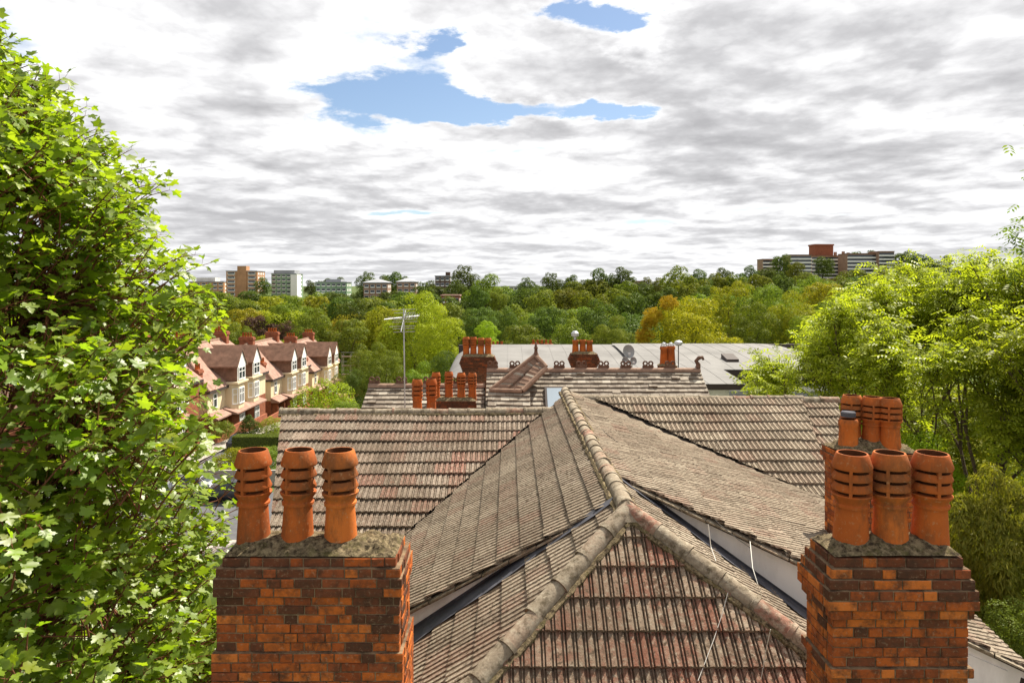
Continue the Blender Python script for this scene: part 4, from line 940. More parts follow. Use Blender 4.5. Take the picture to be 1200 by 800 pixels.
# ================================================================== CARS
def car(loc, rz, paint, label):
    root = empty('parked_car', loc, None, rz); tag(root, label, 'car')
    # body: cross-sections along x (front at +x)
    sec = [(-2.15, .45, .85, .66), (-2.0, .34, .98, .80), (-1.4, .30, 1.02, .86), (-.6, .30, 1.0, .88), (.4, .30, .98, .88), (1.0, .30, .95, .87), (1.7, .32, .88, .83), (2.05, .38, .78, .70), (2.18, .46, .66, .58)]
    mb = MB(); n = 10
    for x, z0, z1, hw in sec:
        for (a, b) in ((-.92, 0), (-1, .25), (-1, .65), (-.93, .92), (-.80, 1), (.80, 1), (.93, .92), (1, .65), (1, .25), (.92, 0)): mb.v.append((x, a*hw, z0+(z1-z0)*b))
    for i in range(len(sec)-1):
        for k in range(n): mb.f.append((i*n+k, i*n+(k+1) % n, (i+1)*n+(k+1) % n, (i+1)*n+k)); mb.m.append(0)
    mb.f += [tuple(range(n-1, -1, -1)), tuple((len(sec)-1)*n+k for k in range(n))]; mb.m += [0, 0]
    link('body', mb.mesh('body', M[paint], True), root)
    cab = [(-1.75, .96, .70), (-1.25, 1.36, .60), (-.5, 1.45, .60), (.15, 1.42, .60), (.95, .97, .72)]
    mb = MB(); mg = MB()
    for x, z, hw in cab: mb.v += [(x, -hw, z), (x, -hw*.86, z+.02), (x, hw*.86, z+.02), (x, hw, z)]
    for i in range(len(cab)-1):
        for k in range(3): mb.f.append((i*4+k, i*4+k+1, i*4+k+5, i*4+k+4)); mb.m.append(0)
    roof = link('cabin_roof', mb.mesh('cabin_roof', M[paint], True), root)
    for s in (-1, 1):
        for (x0, x1, t0, t1) in ((-1.35, -.62, -1.05, -.58), (-.55, .30, -.52, .02)):
            g = MB(); g.prism([(x0, s*.80, 1.0), (x1, s*.80, 1.0), (t1, s*.665, 1.36), (t0, s*.665, 1.36)], (0, s*.012, 0)); link('side_window', g.mesh('side_window', M['window_glass']), root)
        p = MB(); p.prism([(-1.7, s*.78, .93), (.95, s*.78, .93), (.12, s*.62, 1.40), (-1.2, s*.62, 1.35)], (0, -s*.03, 0)); link('cabin_side', p.mesh('cabin_side', M[paint]), root)
        l_ = MB(); l_.box((2.0, s*.62-.14, .60), (2.16, s*.62+.14, .72)); link('headlight', l_.mesh('headlight', M['dish']), root)
    g = MB(); g.prism([(.92, -.66, 1.0), (.92, .66, 1.0), (.22, .55, 1.40), (.22, -.55, 1.40)], (.03, 0, .02)); link('windscreen', g.mesh('windscreen', M['window_glass']), root)
    g = MB(); g.prism([(-1.74, -.64, 1.0), (-1.74, .64, 1.0), (-1.30, .54, 1.34), (-1.30, -.54, 1.34)], (-.03, 0, .02)); link('rear_window', g.mesh('rear_window', M['window_glass']), root)
    for x in (-1.35, 1.35):
        for s in (-1, 1):
            t = MB(); t.lathe([(.19, -.1), (.31, -.1), (.33, -.07), (.33, .07), (.31, .1), (.19, .1)], 20); w = link('wheel', t.mesh('wheel', M['tyre'], True), root, Matrix.Translation((x, s*.80, .33)) @ Matrix.Rotation(R(90), 4, 'X'))
            rm = MB(); rm.lathe([(0, -.08), (.05, -.09), (.20, -.06), (.20, .06), (.05, .09), (0, .08)], 12); link('rim', rm.mesh('rim', M['alloy']), w)
car((-20.3, 52.4, .03), R(180), 'car_paint', 'black car parked on the side road behind the left pots')
car((-26.3, 71.5, terrain(-26, 71)+.03), R(90), 'car_paint', 'dark car on the street by the clipped hedge')
car((-24.0, 54.0, .03), R(180), 'car_paint_silver', 'silver car on the side road half hidden by leaves')
# garden walls
for nm, lab, a, b, h in (('garden_wall', 'low pale garden wall behind the parked black car', (-28, 56.7), (-16, 56.95), 1.1), ('garden_wall', 'brick garden wall along the row of bay fronted houses', (-30.2, 60), (-29.95, 150), .9)):
    z0 = min(terrain(*a), terrain(*b))
    mb = MB()
    n = 12
    for i in range(n):
        xa, xb = a[0]+(b[0]-a[0])*i/n, a[0]+(b[0]-a[0])*(i+1)/n; ya, yb = a[1]+(b[1]-a[1])*i/n, a[1]+(b[1]-a[1])*(i+1)/n
        if nm and b[0]-a[0] > 1: mb.box((xa, a[1], -.1), (xb, b[1], h))
        else: z = terrain(xa, ya); mb.box((a[0], ya, z-1.2), (b[0], yb, z+h))
    tag(mb.build(nm, M['paving' if b[0]-a[0] > 1 else 'red_brick_far']), lab, 'wall')

# ================================================================== FAR BLOCKS
def block(label, px0, px1, ytop, D, depth, floors, bays, wall, storey=2.9, style='grid', group=None, roof='grey_cladding', base=None, cat='building'):
    a, b = P(px0, ytop, D), P(px1, ytop, D); zg = terrain((a.x+b.x)/2, D)-3; root = empty('apartment_block', ((a.x+b.x)/2, D, zg)); tag(root, label, cat, group)
    w = b.x-a.x; H = a.z-zg
    link('wall', MB().box((-w/2, 0, 0), (w/2, depth, H)).mesh('wall', M[wall]), root)
    link('roof', MB().box((-w/2-.3, -.3, H), (w/2+.3, depth+.3, H+.5)).mesh('roof', M[roof]), root)
    for f in range(floors):
        z = H-storey*(f+1)+.55
        if style == 'band':
            link('balcony_band', MB().box((-w/2-.05, -.9, z-1.15), (w/2+.05, .0, z+.0)).mesh('balcony_band', M['white_paint']), root)
            wd = link('window_band', MB().box((-w/2+.3, -.06, z+.05), (w/2-.3, .05, z+1.6)).mesh('window_band', M['window_glass']), root)
        else:
            for c in range(bays):
                cw = w/bays; x = -w/2+c*cw
                if style == 'tower' and c == bays//2: continue
                fr = link('window', MB().box((x+cw*.14, -.10, z), (x+cw*.86, .05, z+1.75)).mesh('window', M['white_paint']), root)
                link('pane', MB().box((x+cw*.18, -.16, z+.55), (x+cw*.82, -.04, z+1.65)).mesh('pane', M['window_glass']), fr)
            if depth > 0:
                for c in range(3):
                    for sx in (-1, 1):
                        x = sx*w/2; link('window', MB().box((x-.06, depth*(.15+.28*c), z), (x+.06, depth*(.30+.28*c), z+1.5)).mesh('window', M['white_paint']), root)
    return root, w, H
r_, w, H = block('long low pale brick block beside the tan tower', 222, 262, 330.5, 520, 18, 3, 6, 'orange_brick_far'); link('plant_room', MB().box((-w*.35, 3, H), (w*.2, 12, H+3.2)).mesh('plant_room', M['concrete_pale']), r_)
r_, w, H = block('tan brick tower with seven rows of windows', 265, 301, 318, 480, 16, 7, 3, 'orange_brick_far', 2.75, 'tower'); link('lift_tower', MB().box((-w*.13, -.5, 0), (w*.16, 6, H+3.6)).mesh('lift_tower', M['orange_brick_far']), r_)
r_, w, H = block('green clad tower with grey top storey and white balconies', 318, 347, 321, 500, 16, 6, 5, 'green_cladding', 2.8); link('top_storey', MB().box((-w*.42, 1, H), (w*.42, 13, H+2.6)).mesh('top_storey', M['grey_cladding']), r_)
link('white_bay', MB().box((w*.30, -1.2, 0), (w*.56, 8, H-.4)).mesh('white_bay', M['white_paint']), r_)
r_, w, H = block('low green building with white annexe', 370, 406, 331, 430, 14, 3, 6, 'green_cladding', 2.9); link('plant_room', MB().box((-w*.2, 2, H), (w*.3, 10, H+2)).mesh('plant_room', M['grey_cladding']), r_); link('annexe', MB().box((-w*.45, -6, 0), (-w*.05, -.2, H-6)).mesh('annexe', M['white_paint']), r_)
def pyramid(r_, w, H, d, h, m): mb = MB().add([(-w/2-.6, -.6, H+.5), (w/2+.6, -.6, H+.5), (w/2+.6, d+.6, H+.5), (-w/2-.6, d+.6, H+.5), (0, d/2, H+h)], [(0, 1, 4), (1, 2, 4), (2, 3, 4), (3, 0, 4), (3, 2, 1, 0)]); link('hipped_roof', mb.mesh('hipped_roof', M[m]), r_)
r_, w, H = block('square brown brick flats with hipped roof, by the low green building', 426, 454, 332, 380, 12, 3, 4, 'brown_brick_far'); pyramid(r_, w, H, 12, 2.6, 'grey_cladding')
r_, w, H = block('brown brick flats with hipped roof, by the dark brick tower', 465, 487, 331, 400, 12, 3, 3, 'brown_brick_far'); pyramid(r_, w, H, 12, 2.6, 'grey_cladding')
r_, w, H = block('dark brick tower with white windows', 510, 527, 324, 360, 9, 6, 3, 'wood_dark', 2.7); link('lift_tower', MB().box((w*.2, 1, H), (w*.5, 5, H+2.2)).mesh('lift_tower', M['wood_dark']), r_)
block('low red roofed house below the dark brick tower', 517, 538, 347, 250, 8, 1, 4, 'red_brick_far', roof='cottage_tile')
block('pale terrace just visible among far trees', 587, 612, 336, 520, 10, 2, 5, 'concrete_pale'); block('long brick building among the dark trees', 690, 742, 339, 430, 10, 2, 10, 'brown_brick_far')
block('small pale house among trees left of the lime tree', 745, 756, 330, 420, 9, 2, 3, 'brown_brick_far', roof='cottage_tile')
# the stepped blocks on the hill
g = 'stepped blocks on the wooded hill'
for lab, a, b, yt, D, fl, dp in (('leftmost stepped block on the hill with white bands', 894, 912, 304, 600, 4, 14), ('hill block with white balcony bands left of the brick tower', 926, 951, 299, 570, 7, 16),
                              ('hill block with white balconies under the brick tower', 951, 993, 300, 585, 6, 16), ('long hill block with white balcony bands', 993, 1030, 297.5, 565, 6, 16), ('end block of the hill row with white balconies', 1030, 1048, 295, 560, 6, 16)):
    block(lab, a, b, yt, D, dp, fl, 1, 'brown_brick_far' if D != 585 else 'orange_brick_far', 2.9, 'band', g, 'cottage_tile_brown')
c = P(967, 286.5, 590); root = empty('brick_tower', (c.x, 592, 10)); tag(root, 'square dark red brick tower above the hill blocks', 'tower')
link('shaft', MB().box((-7.5, 0, 0), (7.5, 12, c.z-10)).mesh('shaft', M['red_brick_far']), root); link('parapet', MB().box((-8, -.5, c.z-10.8), (8, 12.5, c.z-9.6)).mesh('parapet', M['red_brick_far']), root)
for dx, h in ((10.5, 3.5), (17, 4), (21, 3)):
    q = P(967, 300, 590); link('flue', MB().box((dx-.9, 2, q.z-14), (dx+.9, 4, q.z-10+h)).mesh('flue', M['brown_brick_far']), root)
# ================================================================== VEGETATION
def unit(v): return v/np.maximum(1e-9, np.linalg.norm(v, axis=-1, keepdims=True))
def cards(pos, nrm, size, r, jit=.6, asp=.62, bend=.18, droop=False):
    """one bent diamond leaf-spray per point"""
    n = len(pos); nn = unit(nrm+r.normal(0, jit, (n, 3))*.55)
    a = unit(np.cross(nn, r.normal(0, 1, (n, 3)))); b = np.cross(nn, a)
    if droop: a = unit(nn*.55+np.array([0, 0, -1.0])+r.normal(0, .35, (n, 3))); b = unit(np.cross(nn, a)+r.normal(0, .2, (n, 3)))
    s = (size*r.uniform(.6, 1.35, n))[:, None]
    p0, p2 = pos-a*s, pos+a*s; p1, p3 = pos-b*s*asp-nn*s*bend, pos+b*s*asp-nn*s*bend
    v = np.stack([p0, p1, p2, p3], 1).reshape(-1, 3); f = np.arange(4*n).reshape(n, 4)
    return v, f
def crown_mesh(name, seed, n, lobes, size, sq=1.0, asp=1.0, taper=0.0, lr=(.10, .20), mat='leaf_green', droop=False):
    """crown one unit wide (x,y in +-.5) and asp tall, its top at z=0"""
    r = np.random.default_rng(seed); C = []; Rr = []
    zc, zr = -asp/2, asp/2
    while len(C) < lobes:
        q = r.uniform(-1, 1, 3); d = np.linalg.norm(q)
        if d > 1 or d < .35: continue
        rad = r.uniform(*lr); k = 1-rad/.5*.72
        w = 1-taper*max(0, q[2])
        C.append((q[0]*.5*k*w, q[1]*.5*k*w, zc+q[2]*zr*(1-rad/zr*.62))); Rr.append(rad)
    C.append((0, 0, zc)); Rr.append(.24); C.append((0, 0, zc*.7)); Rr.append(.22); C.append((0, 0, zc*1.4)); Rr.append(.22); C = np.array(C); Rr = np.array(Rr)
    pr = Rr**2/np.sum(Rr**2); idx = r.choice(len(C), int(n*1.7), p=pr)
    d = unit(r.normal(0, 1, (len(idx), 3))); d[:, 2] = np.where((d[:, 2] < -.3) & (r.random(len(idx)) < .6), -d[:, 2], d[:, 2])
    rad = Rr[idx]*(1+r.normal(0, .10, len(idx))); p = C[idx]+d*rad[:, None]*np.array([1, 1, sq])
    # drop sprays buried inside other lobes
    dist = np.linalg.norm(p[:, None, :]-C[None], axis=2)/Rr[None]; dist[np.arange(len(p)), idx] = 9
    keep = (dist.min(1) > .78) | (r.random(len(p)) < .16); p, d = p[keep][:n], d[keep][:n]
    v, f = cards(p, d+np.array([0, 0, .35]), size, r) if not droop else cards(p, d, size, r, .6, .20, .1, True)
    return mesh_np(name, v, f, M[mat])
def trunk_mesh(seed, mat='bark', h=.62, r0=.035):
    rr = random.Random(seed); mb = MB(); mb.tube([(0, 0, -.03), (rr.uniform(-.02, .02), rr.uniform(-.02, .02), .2), (rr.uniform(-.03, .03), rr.uniform(-.03, .03), h)], [r0, r0*.75, r0*.4], 8)
    for k in range(6):
        a = k*1.05+rr.random(); z = .2+.06*k; L = .30-.02*k
        mb.tube([(0, 0, z), (math.cos(a)*L*.5, math.sin(a)*L*.5, z+.14), (math.cos(a)*L, math.sin(a)*L, z+.26)], [r0*.45, r0*.3, r0*.1], 5)
    return mb.mesh('trunk', M[mat], True)
ASP = (.75, 1.05, 1.4)
def family(n, lobes, size, sq, lr, seed, taper=0.0, asps=ASP, per=2, droop=False):
    return {a: [crown_mesh('crown', seed+i*7+int(a*10), int(n*(.55+.45*a)), int(lobes*(.6+.4*a)), size, sq, a, taper, lr, droop=droop) for i in range(per)] for a in asps}
CR = {'round': family(9500, 38, .0155, .9, (.09, .18), 1), 'fine': family(19000, 66, .0100, .85, (.07, .14), 2), 'clump': family(23000, 150, .0092, .85, (.045, .08), 3, per=1),
      'far': family(4200, 30, .023, .9, (.10, .19), 4), 'bush': family(13000, 50, .0115, .85, (.08, .16), 5), 'droop': family(22000, 90, .024, 1.3, (.05, .11), 8, .35, (1.05, 1.4), 1, True), 'cone': family(8000, 70, .016, 1.0, (.06, .11), 6, .9, (1.05, 1.4), 1)}
TR = [trunk_mesh(s) for s in (1, 2, 3)]
seen = {}
def set_mat(o, m):
    o.material_slots[0].link = 'OBJECT'; o.material_slots[0].material = M[m]
def tree(px, ytop, wpx, D, kind, mat, label, group=None, name='tree', cat='tree', zb=None, hx=1.0):
    x = (px-596)/850*D; zt = CZ-(ytop-335)/850*D; zg = terrain(x, D) if zb is None else zb; h = max(zt-zg, 1.0); w = wpx/850*D
    k = seen.get(kind, 0); seen[kind] = k+1
    root = empty(name, (x, D, zg-.05)); root.rotation_euler = (0, 0, random.uniform(0, 6.28)); tag(root, label, cat, group)
    a = min(CR[kind], key=lambda q: abs(q-h/w)); fam = CR[kind][a]; z = h; i = 0
    while True:
        f = 1.0+.12*i; c = link('crown' if i == 0 else 'lower_crown', fam[(k+i) % len(fam)], root, Matrix.Translation((0, 0, z)) @ Matrix.Rotation(i*1.9, 4, 'Z') @ Matrix.Diagonal((w*f, w*f, w if i == 0 else w*f, 1))); set_mat(c, mat)
        z -= a*w*.62; i += 1
        if z < h*.45 or i > 3: break
    if name in ('tree', 'conifer'): link('trunk', TR[k % 3], root, Matrix.Diagonal((h*.62, h*.62, h*.98, 1)))
    return root
LM = ((222, 'long low brick block'), (283, 'tan tower'), (333, 'green clad tower'), (388, 'low green building'), (440, 'square brown flats'), (476, 'smaller hipped flats'), (519, 'dark brick tower'), (600, 'pale far terrace'), (650, 'broad green trees'), (716, 'long brick building'), (751, 'small pale house'), (806, 'golden chestnut'), (862, 'tall yellow green tree'),
      (903, 'leftmost hill block'), (938, 'banded hill block'), (967, 'red brick hill tower'), (1012, 'long hill block'), (1040, 'end hill block'), (1100, 'ash crown'), (1170, 'ash at the garden edge'))
used_labels = {}
def tree_label(px, w, m, where, D):
    colr = {'leaf_dark': 'dark', 'leaf_olive': 'olive', 'leaf_green': 'mid green', 'leaf_lime': 'yellow green', 'leaf_gold': 'golden tinged', 'leaf_copper': 'copper'}[m]
    q, lm = min(LM, key=lambda t: abs(t[0]-px)); sz = 'narrow' if w < 27 else 'broad' if w > 45 else 'rounded'
    nb = sorted(LM, key=lambda t: abs(t[0]-px))[1][1]
    for cand in (f'{sz} {colr} {where} next to the {lm}', f'{sz} {colr} {where} between the {lm} and the {nb}', f'{colr} {sz} {where} in the row with the {lm}', f'{sz} {colr} {where} in the gap beside the {nb}'):
        if cand not in used_labels: break
    used_labels[cand] = 1; return cand
far_g, mid_g, near_g = 'far trees on the skyline', 'trees filling the valley', 'trees around the houses'
# --- skyline (px, top, width, D, colour, label)
FAR_LAB = {'leaf_dark': 'dark distant tree rising on the skyline', 'leaf_olive': 'olive distant tree on the skyline', 'leaf_green': 'mid green distant tree on the skyline', 'leaf_lime': 'yellow green distant tree below the skyline'}
for px, yt, w, D, m in ((308, 323, 22, 470, 'leaf_dark'), (365, 326, 18, 480, 'leaf_dark'), (381, 325, 26, 455, 'leaf_dark'), (395, 322, 22, 470, 'leaf_dark'), (431, 316, 30, 430, 'leaf_dark'), (447, 320, 28, 430, 'leaf_dark'), (460, 317, 32, 440, 'leaf_dark'),
                        (472, 321, 22, 430, 'leaf_dark'), (497, 328, 28, 340, 'leaf_dark'), (508, 325, 30, 380, 'leaf_dark'), (545, 308, 36, 300, 'leaf_dark'), (567, 315, 50, 270, 'leaf_green'), (584, 335, 28, 260, 'leaf_olive'),
                        (560, 330, 34, 240, 'leaf_dark'), (534, 325, 28, 280, 'leaf_dark'), (600, 336, 30, 330, 'leaf_dark'), (617, 323, 24, 420, 'leaf_dark'), (632, 333, 28, 380, 'leaf_dark'), (647, 317, 30, 400, 'leaf_dark'), (668, 319, 24, 400, 'leaf_dark'), (686, 325, 26, 380, 'leaf_dark'),
                        (703, 310, 36, 380, 'leaf_dark'), (720, 318, 30, 380, 'leaf_dark'), (732, 309, 30, 380, 'leaf_dark'), (757, 323, 16, 420, 'leaf_olive'), (770, 322, 26, 380, 'leaf_olive'), (795, 308, 44, 350, 'leaf_olive'), (818, 311, 34, 380, 'leaf_dark'), (838, 317, 30, 390, 'leaf_olive'), (850, 310, 30, 400, 'leaf_dark'),
                        (866, 318, 26, 420, 'leaf_dark'), (879, 308, 24, 430, 'leaf_dark'), (900, 312, 36, 440, 'leaf_dark'), (917, 297, 30, 545, 'leaf_dark'), (932, 306, 24, 520, 'leaf_olive'), (964, 300, 28, 520, 'leaf_dark'), (905, 316, 34, 470, 'leaf_dark'), (945, 318, 30, 480, 'leaf_olive'),
                        (1000, 315, 40, 480, 'leaf_green'), (1018, 290, 26, 620, 'leaf_dark'), (1035, 318, 36, 470, 'leaf_olive'), (1060, 293, 34, 560, 'leaf_dark'), (1075, 296, 34, 540, 'leaf_dark'), (1092, 303, 30, 520, 'leaf_dark'), (1045, 304, 24, 640, 'leaf_dark'), (1110, 297, 14, 560, 'leaf_dark'), (1003, 293, 22, 630, 'leaf_dark'),
                        (232, 336, 30, 490, 'leaf_olive'), (250, 340, 30, 470, 'leaf_green'), (205, 341, 34, 470, 'leaf_green'), (215, 333, 20, 560, 'leaf_dark'), (1140, 305, 50, 500, 'leaf_dark'), (1180, 308, 50, 500, 'leaf_dark')):
    tree(px, yt, w, D, 'far', m, tree_label(px, w, m, 'skyline tree', D), far_g)
rk = random.Random(9)
for i in range(34):
    px = 205+i*27.5+rk.uniform(-7, 7); m = rk.choice(['leaf_dark', 'leaf_olive', 'leaf_green', 'leaf_dark']); w = rk.uniform(34, 50); D = rk.uniform(345, 400)
    tree(px, (342 if px < 420 else 337 if px < 640 else 329 if px < 800 else 322)+rk.uniform(-3, 4), w, D, 'far', m, tree_label(px, w, m, 'canopy tree', D), far_g)
# --- belts filling the valley
MID_LAB = {'leaf_dark': 'dark green tree in the valley belt', 'leaf_olive': 'olive green tree in the valley belt', 'leaf_green': 'mid green tree in the valley belt', 'leaf_lime': 'yellow green tree in the valley belt', 'leaf_gold': 'golden tinged tree in the valley belt', 'leaf_copper': 'copper purple tree among the green trees left'}
rt = random.Random(3)
for i in range(36):
    px = 150+i*27+rt.uniform(-8, 8); m = rt.choice(['leaf_dark', 'leaf_green', 'leaf_olive', 'leaf_dark', 'leaf_green']) if px > 400 else rt.choice(['leaf_green', 'leaf_olive', 'leaf_green', 'leaf_lime', 'leaf_dark'])
    if 560 < px < 790: m = rt.choice(['leaf_dark', 'leaf_olive', 'leaf_dark'])
    w = rt.uniform(44, 62); D = rt.uniform(240, 320)
    tree(px, (346 if px < 580 else 338 if px < 800 else 328)+rt.uniform(-5, 6), w, D, 'far', m, tree_label(px, w, m, 'upper valley tree', D), mid_g)
for i in range(30):
    px = 165+i*29+rt.uniform(-8, 8); m = rt.choice(['leaf_green', 'leaf_olive', 'leaf_dark', 'leaf_green', 'leaf_lime'])
    if px < 420: m = rt.choice(['leaf_green', 'leaf_lime', 'leaf_gold', 'leaf_green', 'leaf_olive'])
    if 560 < px < 760: m = rt.choice(['leaf_dark', 'leaf_olive', 'leaf_green'])
    w = rt.uniform(56, 80); D = rt.uniform(180, 225)
    tree(px, (358 if px < 800 else 340)+rt.uniform(-6, 8), w, D, 'round', m, tree_label(px, w, m, 'lower valley tree', D), mid_g)
for px, yt, w, D, k, m, lab in ((305, 362, 52, 185, 'round', 'leaf_copper', 'large copper purple tree among the green trees'), (337, 373, 34, 172, 'round', 'leaf_copper', 'small dark copper tree beside the larger copper one'),
        (330, 352, 30, 190, 'round', 'leaf_green', 'bright green tree right behind the copper trees'), (367, 357, 58, 165, 'round', 'leaf_green', 'rounded bright green tree behind the cream houses'), (410, 366, 50, 160, 'round', 'leaf_green', 'rounded green tree with golden top behind the row'),
        (422, 345, 66, 205, 'round', 'leaf_dark', 'dark tree mass left of the big yellow green tree'), (450, 348, 40, 200, 'round', 'leaf_dark', 'dark tree touching the big yellow green tree'),
        (280, 374, 46, 160, 'round', 'leaf_green', 'green tree below the copper tree'), (255, 366, 60, 165, 'round', 'leaf_lime', 'yellow green tree left of the copper tree'), (225, 372, 60, 150, 'round', 'leaf_lime', 'yellow green tree behind the maple edge'), (318, 384, 48, 158, 'round', 'leaf_lime', 'yellow green tree over the cottage ridge'), (250, 392, 60, 140, 'round', 'leaf_gold', 'gold tinged tree above the nearest cottage roof'), (345, 388, 44, 170, 'round', 'leaf_green', 'green tree over the middle cottage chimney'),
        (385, 384, 44, 165, 'round', 'leaf_olive', 'olive tree over the farthest cottage'),
        (488, 338, 92, 82, 'fine', 'leaf_lime', 'big yellow green tree behind the aerial'), (515, 357, 66, 76, 'fine', 'leaf_lime', 'yellow green tree leaning against the big one'), (462, 362, 50, 84, 'fine', 'leaf_lime', 'yellow green side crown left of the aerial'),
        (449, 398, 58, 64, 'fine', 'leaf_green', 'soft green tree left of the aerial'), (522, 408, 44, 60, 'fine', 'leaf_dark', 'dark bushy tree beside the curved hall roof'), (495, 420, 60, 66, 'fine', 'leaf_green', 'shaded green tree below the big yellow green one'),
        (571, 374, 34, 92, 'fine', 'leaf_fresh', 'small fresh green tree behind the corbelled stack'), (612, 371, 62, 105, 'round', 'leaf_green', 'rounded green tree behind the grey hall'), (666, 369, 64, 110, 'round', 'leaf_green', 'broad green tree behind the stack with white cowl'), (720, 367, 62, 105, 'fine', 'leaf_olive', 'olive tree left of the golden chestnut'), (640, 350, 60, 150, 'round', 'leaf_dark', 'dark tree behind the broad green trees'), (700, 346, 70, 150, 'round', 'leaf_dark', 'dark tree behind the olive tree'), (560, 352, 54, 130, 'round', 'leaf_dark', 'dark tree behind the small fresh green one'), (590, 356, 46, 140, 'round', 'leaf_dark', 'dark tree between fresh green and rounded trees'),
        (806, 343, 132, 86, 'clump', 'leaf_gold', 'golden chestnut tree with orange tinted side'), (860, 322, 96, 112, 'clump', 'leaf_lime', 'tall yellow green tree behind the chestnut'), (905, 330, 92, 106, 'fine', 'leaf_green', 'green tree right of the chestnut'), (935, 338, 80, 100, 'fine', 'leaf_lime', 'yellow green tree above the hall end'), (880, 352, 76, 98, 'fine', 'leaf_green', 'deep green tree above the grey hall'), (960, 352, 80, 92, 'fine', 'leaf_green', 'green tree between the hall and the ash'),
        (965, 322, 60, 190, 'round', 'leaf_gold', 'gold tinged tree below the hill blocks'), (1000, 328, 70, 170, 'round', 'leaf_green', 'green tree below the long hill block'), (1040, 332, 70, 160, 'round', 'leaf_olive', 'olive tree behind the ash crown'), (1090, 330, 80, 150, 'round', 'leaf_green', 'green tree behind the ash crown centre'), (1150, 330, 90, 140, 'round', 'leaf_green', 'green tree behind the ash at the hill foot')):
    rt_ = tree(px, yt, w, D, k, m, lab, near_g)
    if px == 806:
        for q, (dx, dz, f) in enumerate(((-4.4, -1.6, .22), (-5.4, -4.0, .20), (-2.6, -.2, .20), (-5.0, -2.8, .16))):
            rt_.rotation_euler = (0, 0, 0); c = link('turning_leaves', CR['clump'][.75][0], rt_, Matrix.Translation((dx, -1.5, 15.5-(yt-335)/850*D-rt_.location.z+dz)) @ Matrix.Diagonal((w/850*D*f,)*3+(1,))); set_mat(c, 'leaf_orange')
for i in range(22):
    px = -330+i*23+rk.uniform(-8, 8); m = rk.choice(['leaf_green', 'leaf_olive', 'leaf_lime', 'leaf_dark'])
    tree(px, 344+rk.uniform(-6, 8), rk.uniform(56, 80), rk.uniform(170, 290), 'round', m, {'leaf_green': 'mid green', 'leaf_olive': 'olive', 'leaf_lime': 'yellow green', 'leaf_dark': 'dark'}[m]+' valley tree screened by the maple crown', 'trees screened by the maple')
# --- low planting round the street
tree(384, 440, 96, 46, 'bush', 'leaf_fresh', 'bright fresh green tree behind the left cross ridge', near_g, hx=.8)
tree(405, 462, 60, 44, 'bush', 'leaf_green', 'green bush beside the bright fresh tree', near_g)
tree(292, 484, 34, 72, 'cone', 'leaf_dark', 'small dark conifer behind the clipped hedge', name='conifer')
tree(275, 524, 60, 60, 'bush', 'leaf_lime', 'yellow green shrub in front of the clipped hedge', name='shrub', cat='shrub')
tree(310, 522, 50, 61, 'bush', 'leaf_green', 'green shrub beside the left roof verge', name='shrub', cat='shrub'); tree(318, 486, 34, 70, 'bush', 'leaf_fresh', 'fresh green shrub beside the dark conifer', name='shrub', cat='shrub'); tree(262, 492, 34, 74, 'bush', 'leaf_green', 'green shrub under the cottage porch', name='shrub', cat='shrub')
tree(214, 690, 78, 33, 'bush', 'leaf_hedge', 'rounded clipped shrub below the left chimney', name='shrub', cat='shrub'); tree(175, 700, 70, 32, 'bush', 'leaf_lime', 'loose yellow green shrub beside the rounded one', name='shrub', cat='shrub'); tree(120, 640, 90, 36, 'bush', 'leaf_green', 'green shrub hidden behind the maple', name='shrub', cat='shrub')
for i, (px, yt, w, D) in enumerate(((425, 405, 40, 120), (418, 430, 34, 95), (432, 440, 30, 80), (396, 436, 26, 105))):
    tree(px, yt, w, D, 'bush', ['leaf_green', 'leaf_dark', 'leaf_green', 'leaf_olive'][i], ['green bush by the meadow', 'dark bush below the meadow', 'green bush left of the aerial roof', 'olive bush at the end of the cottages'][i], name='shrub', cat='shrub')
def hedge():
    D = 66; a, b = P(272, 512, D), P(330, 512, D); n = 26000; r = np.random.default_rng(5); w, h, d = b.x-a.x, 1.9, 1.4
    f = r.random((n, 3)); face = r.integers(0, 4, n); p = f*np.array([w, d, h]); nr = np.zeros((n, 3))
    p[face == 0, 1] = 0; nr[face == 0] = (0, -1, .2); p[face == 1, 2] = h; nr[face == 1] = (0, 0, 1); p[face == 2, 0] = w; nr[face == 2] = (1, 0, 0); p[face == 3, 0] = 0; nr[face == 3] = (-1, 0, 0)
    p += r.normal(0, .02, (n, 3)); v, q = cards(p, nr, .05, r, .5); zg = a.z-h
    root = empty('clipped_hedge', (a.x, D, zg)); tag(root, 'clipped dark green hedge with flat top by the street', 'hedge')
    link('foliage', mesh_np('foliage', v, q, M['leaf_hedge']), root); link('core', MB().box((.05, .05, -2), (w-.05, d-.05, h-.06)).mesh('core', M['dark_under']), root)
hedge()
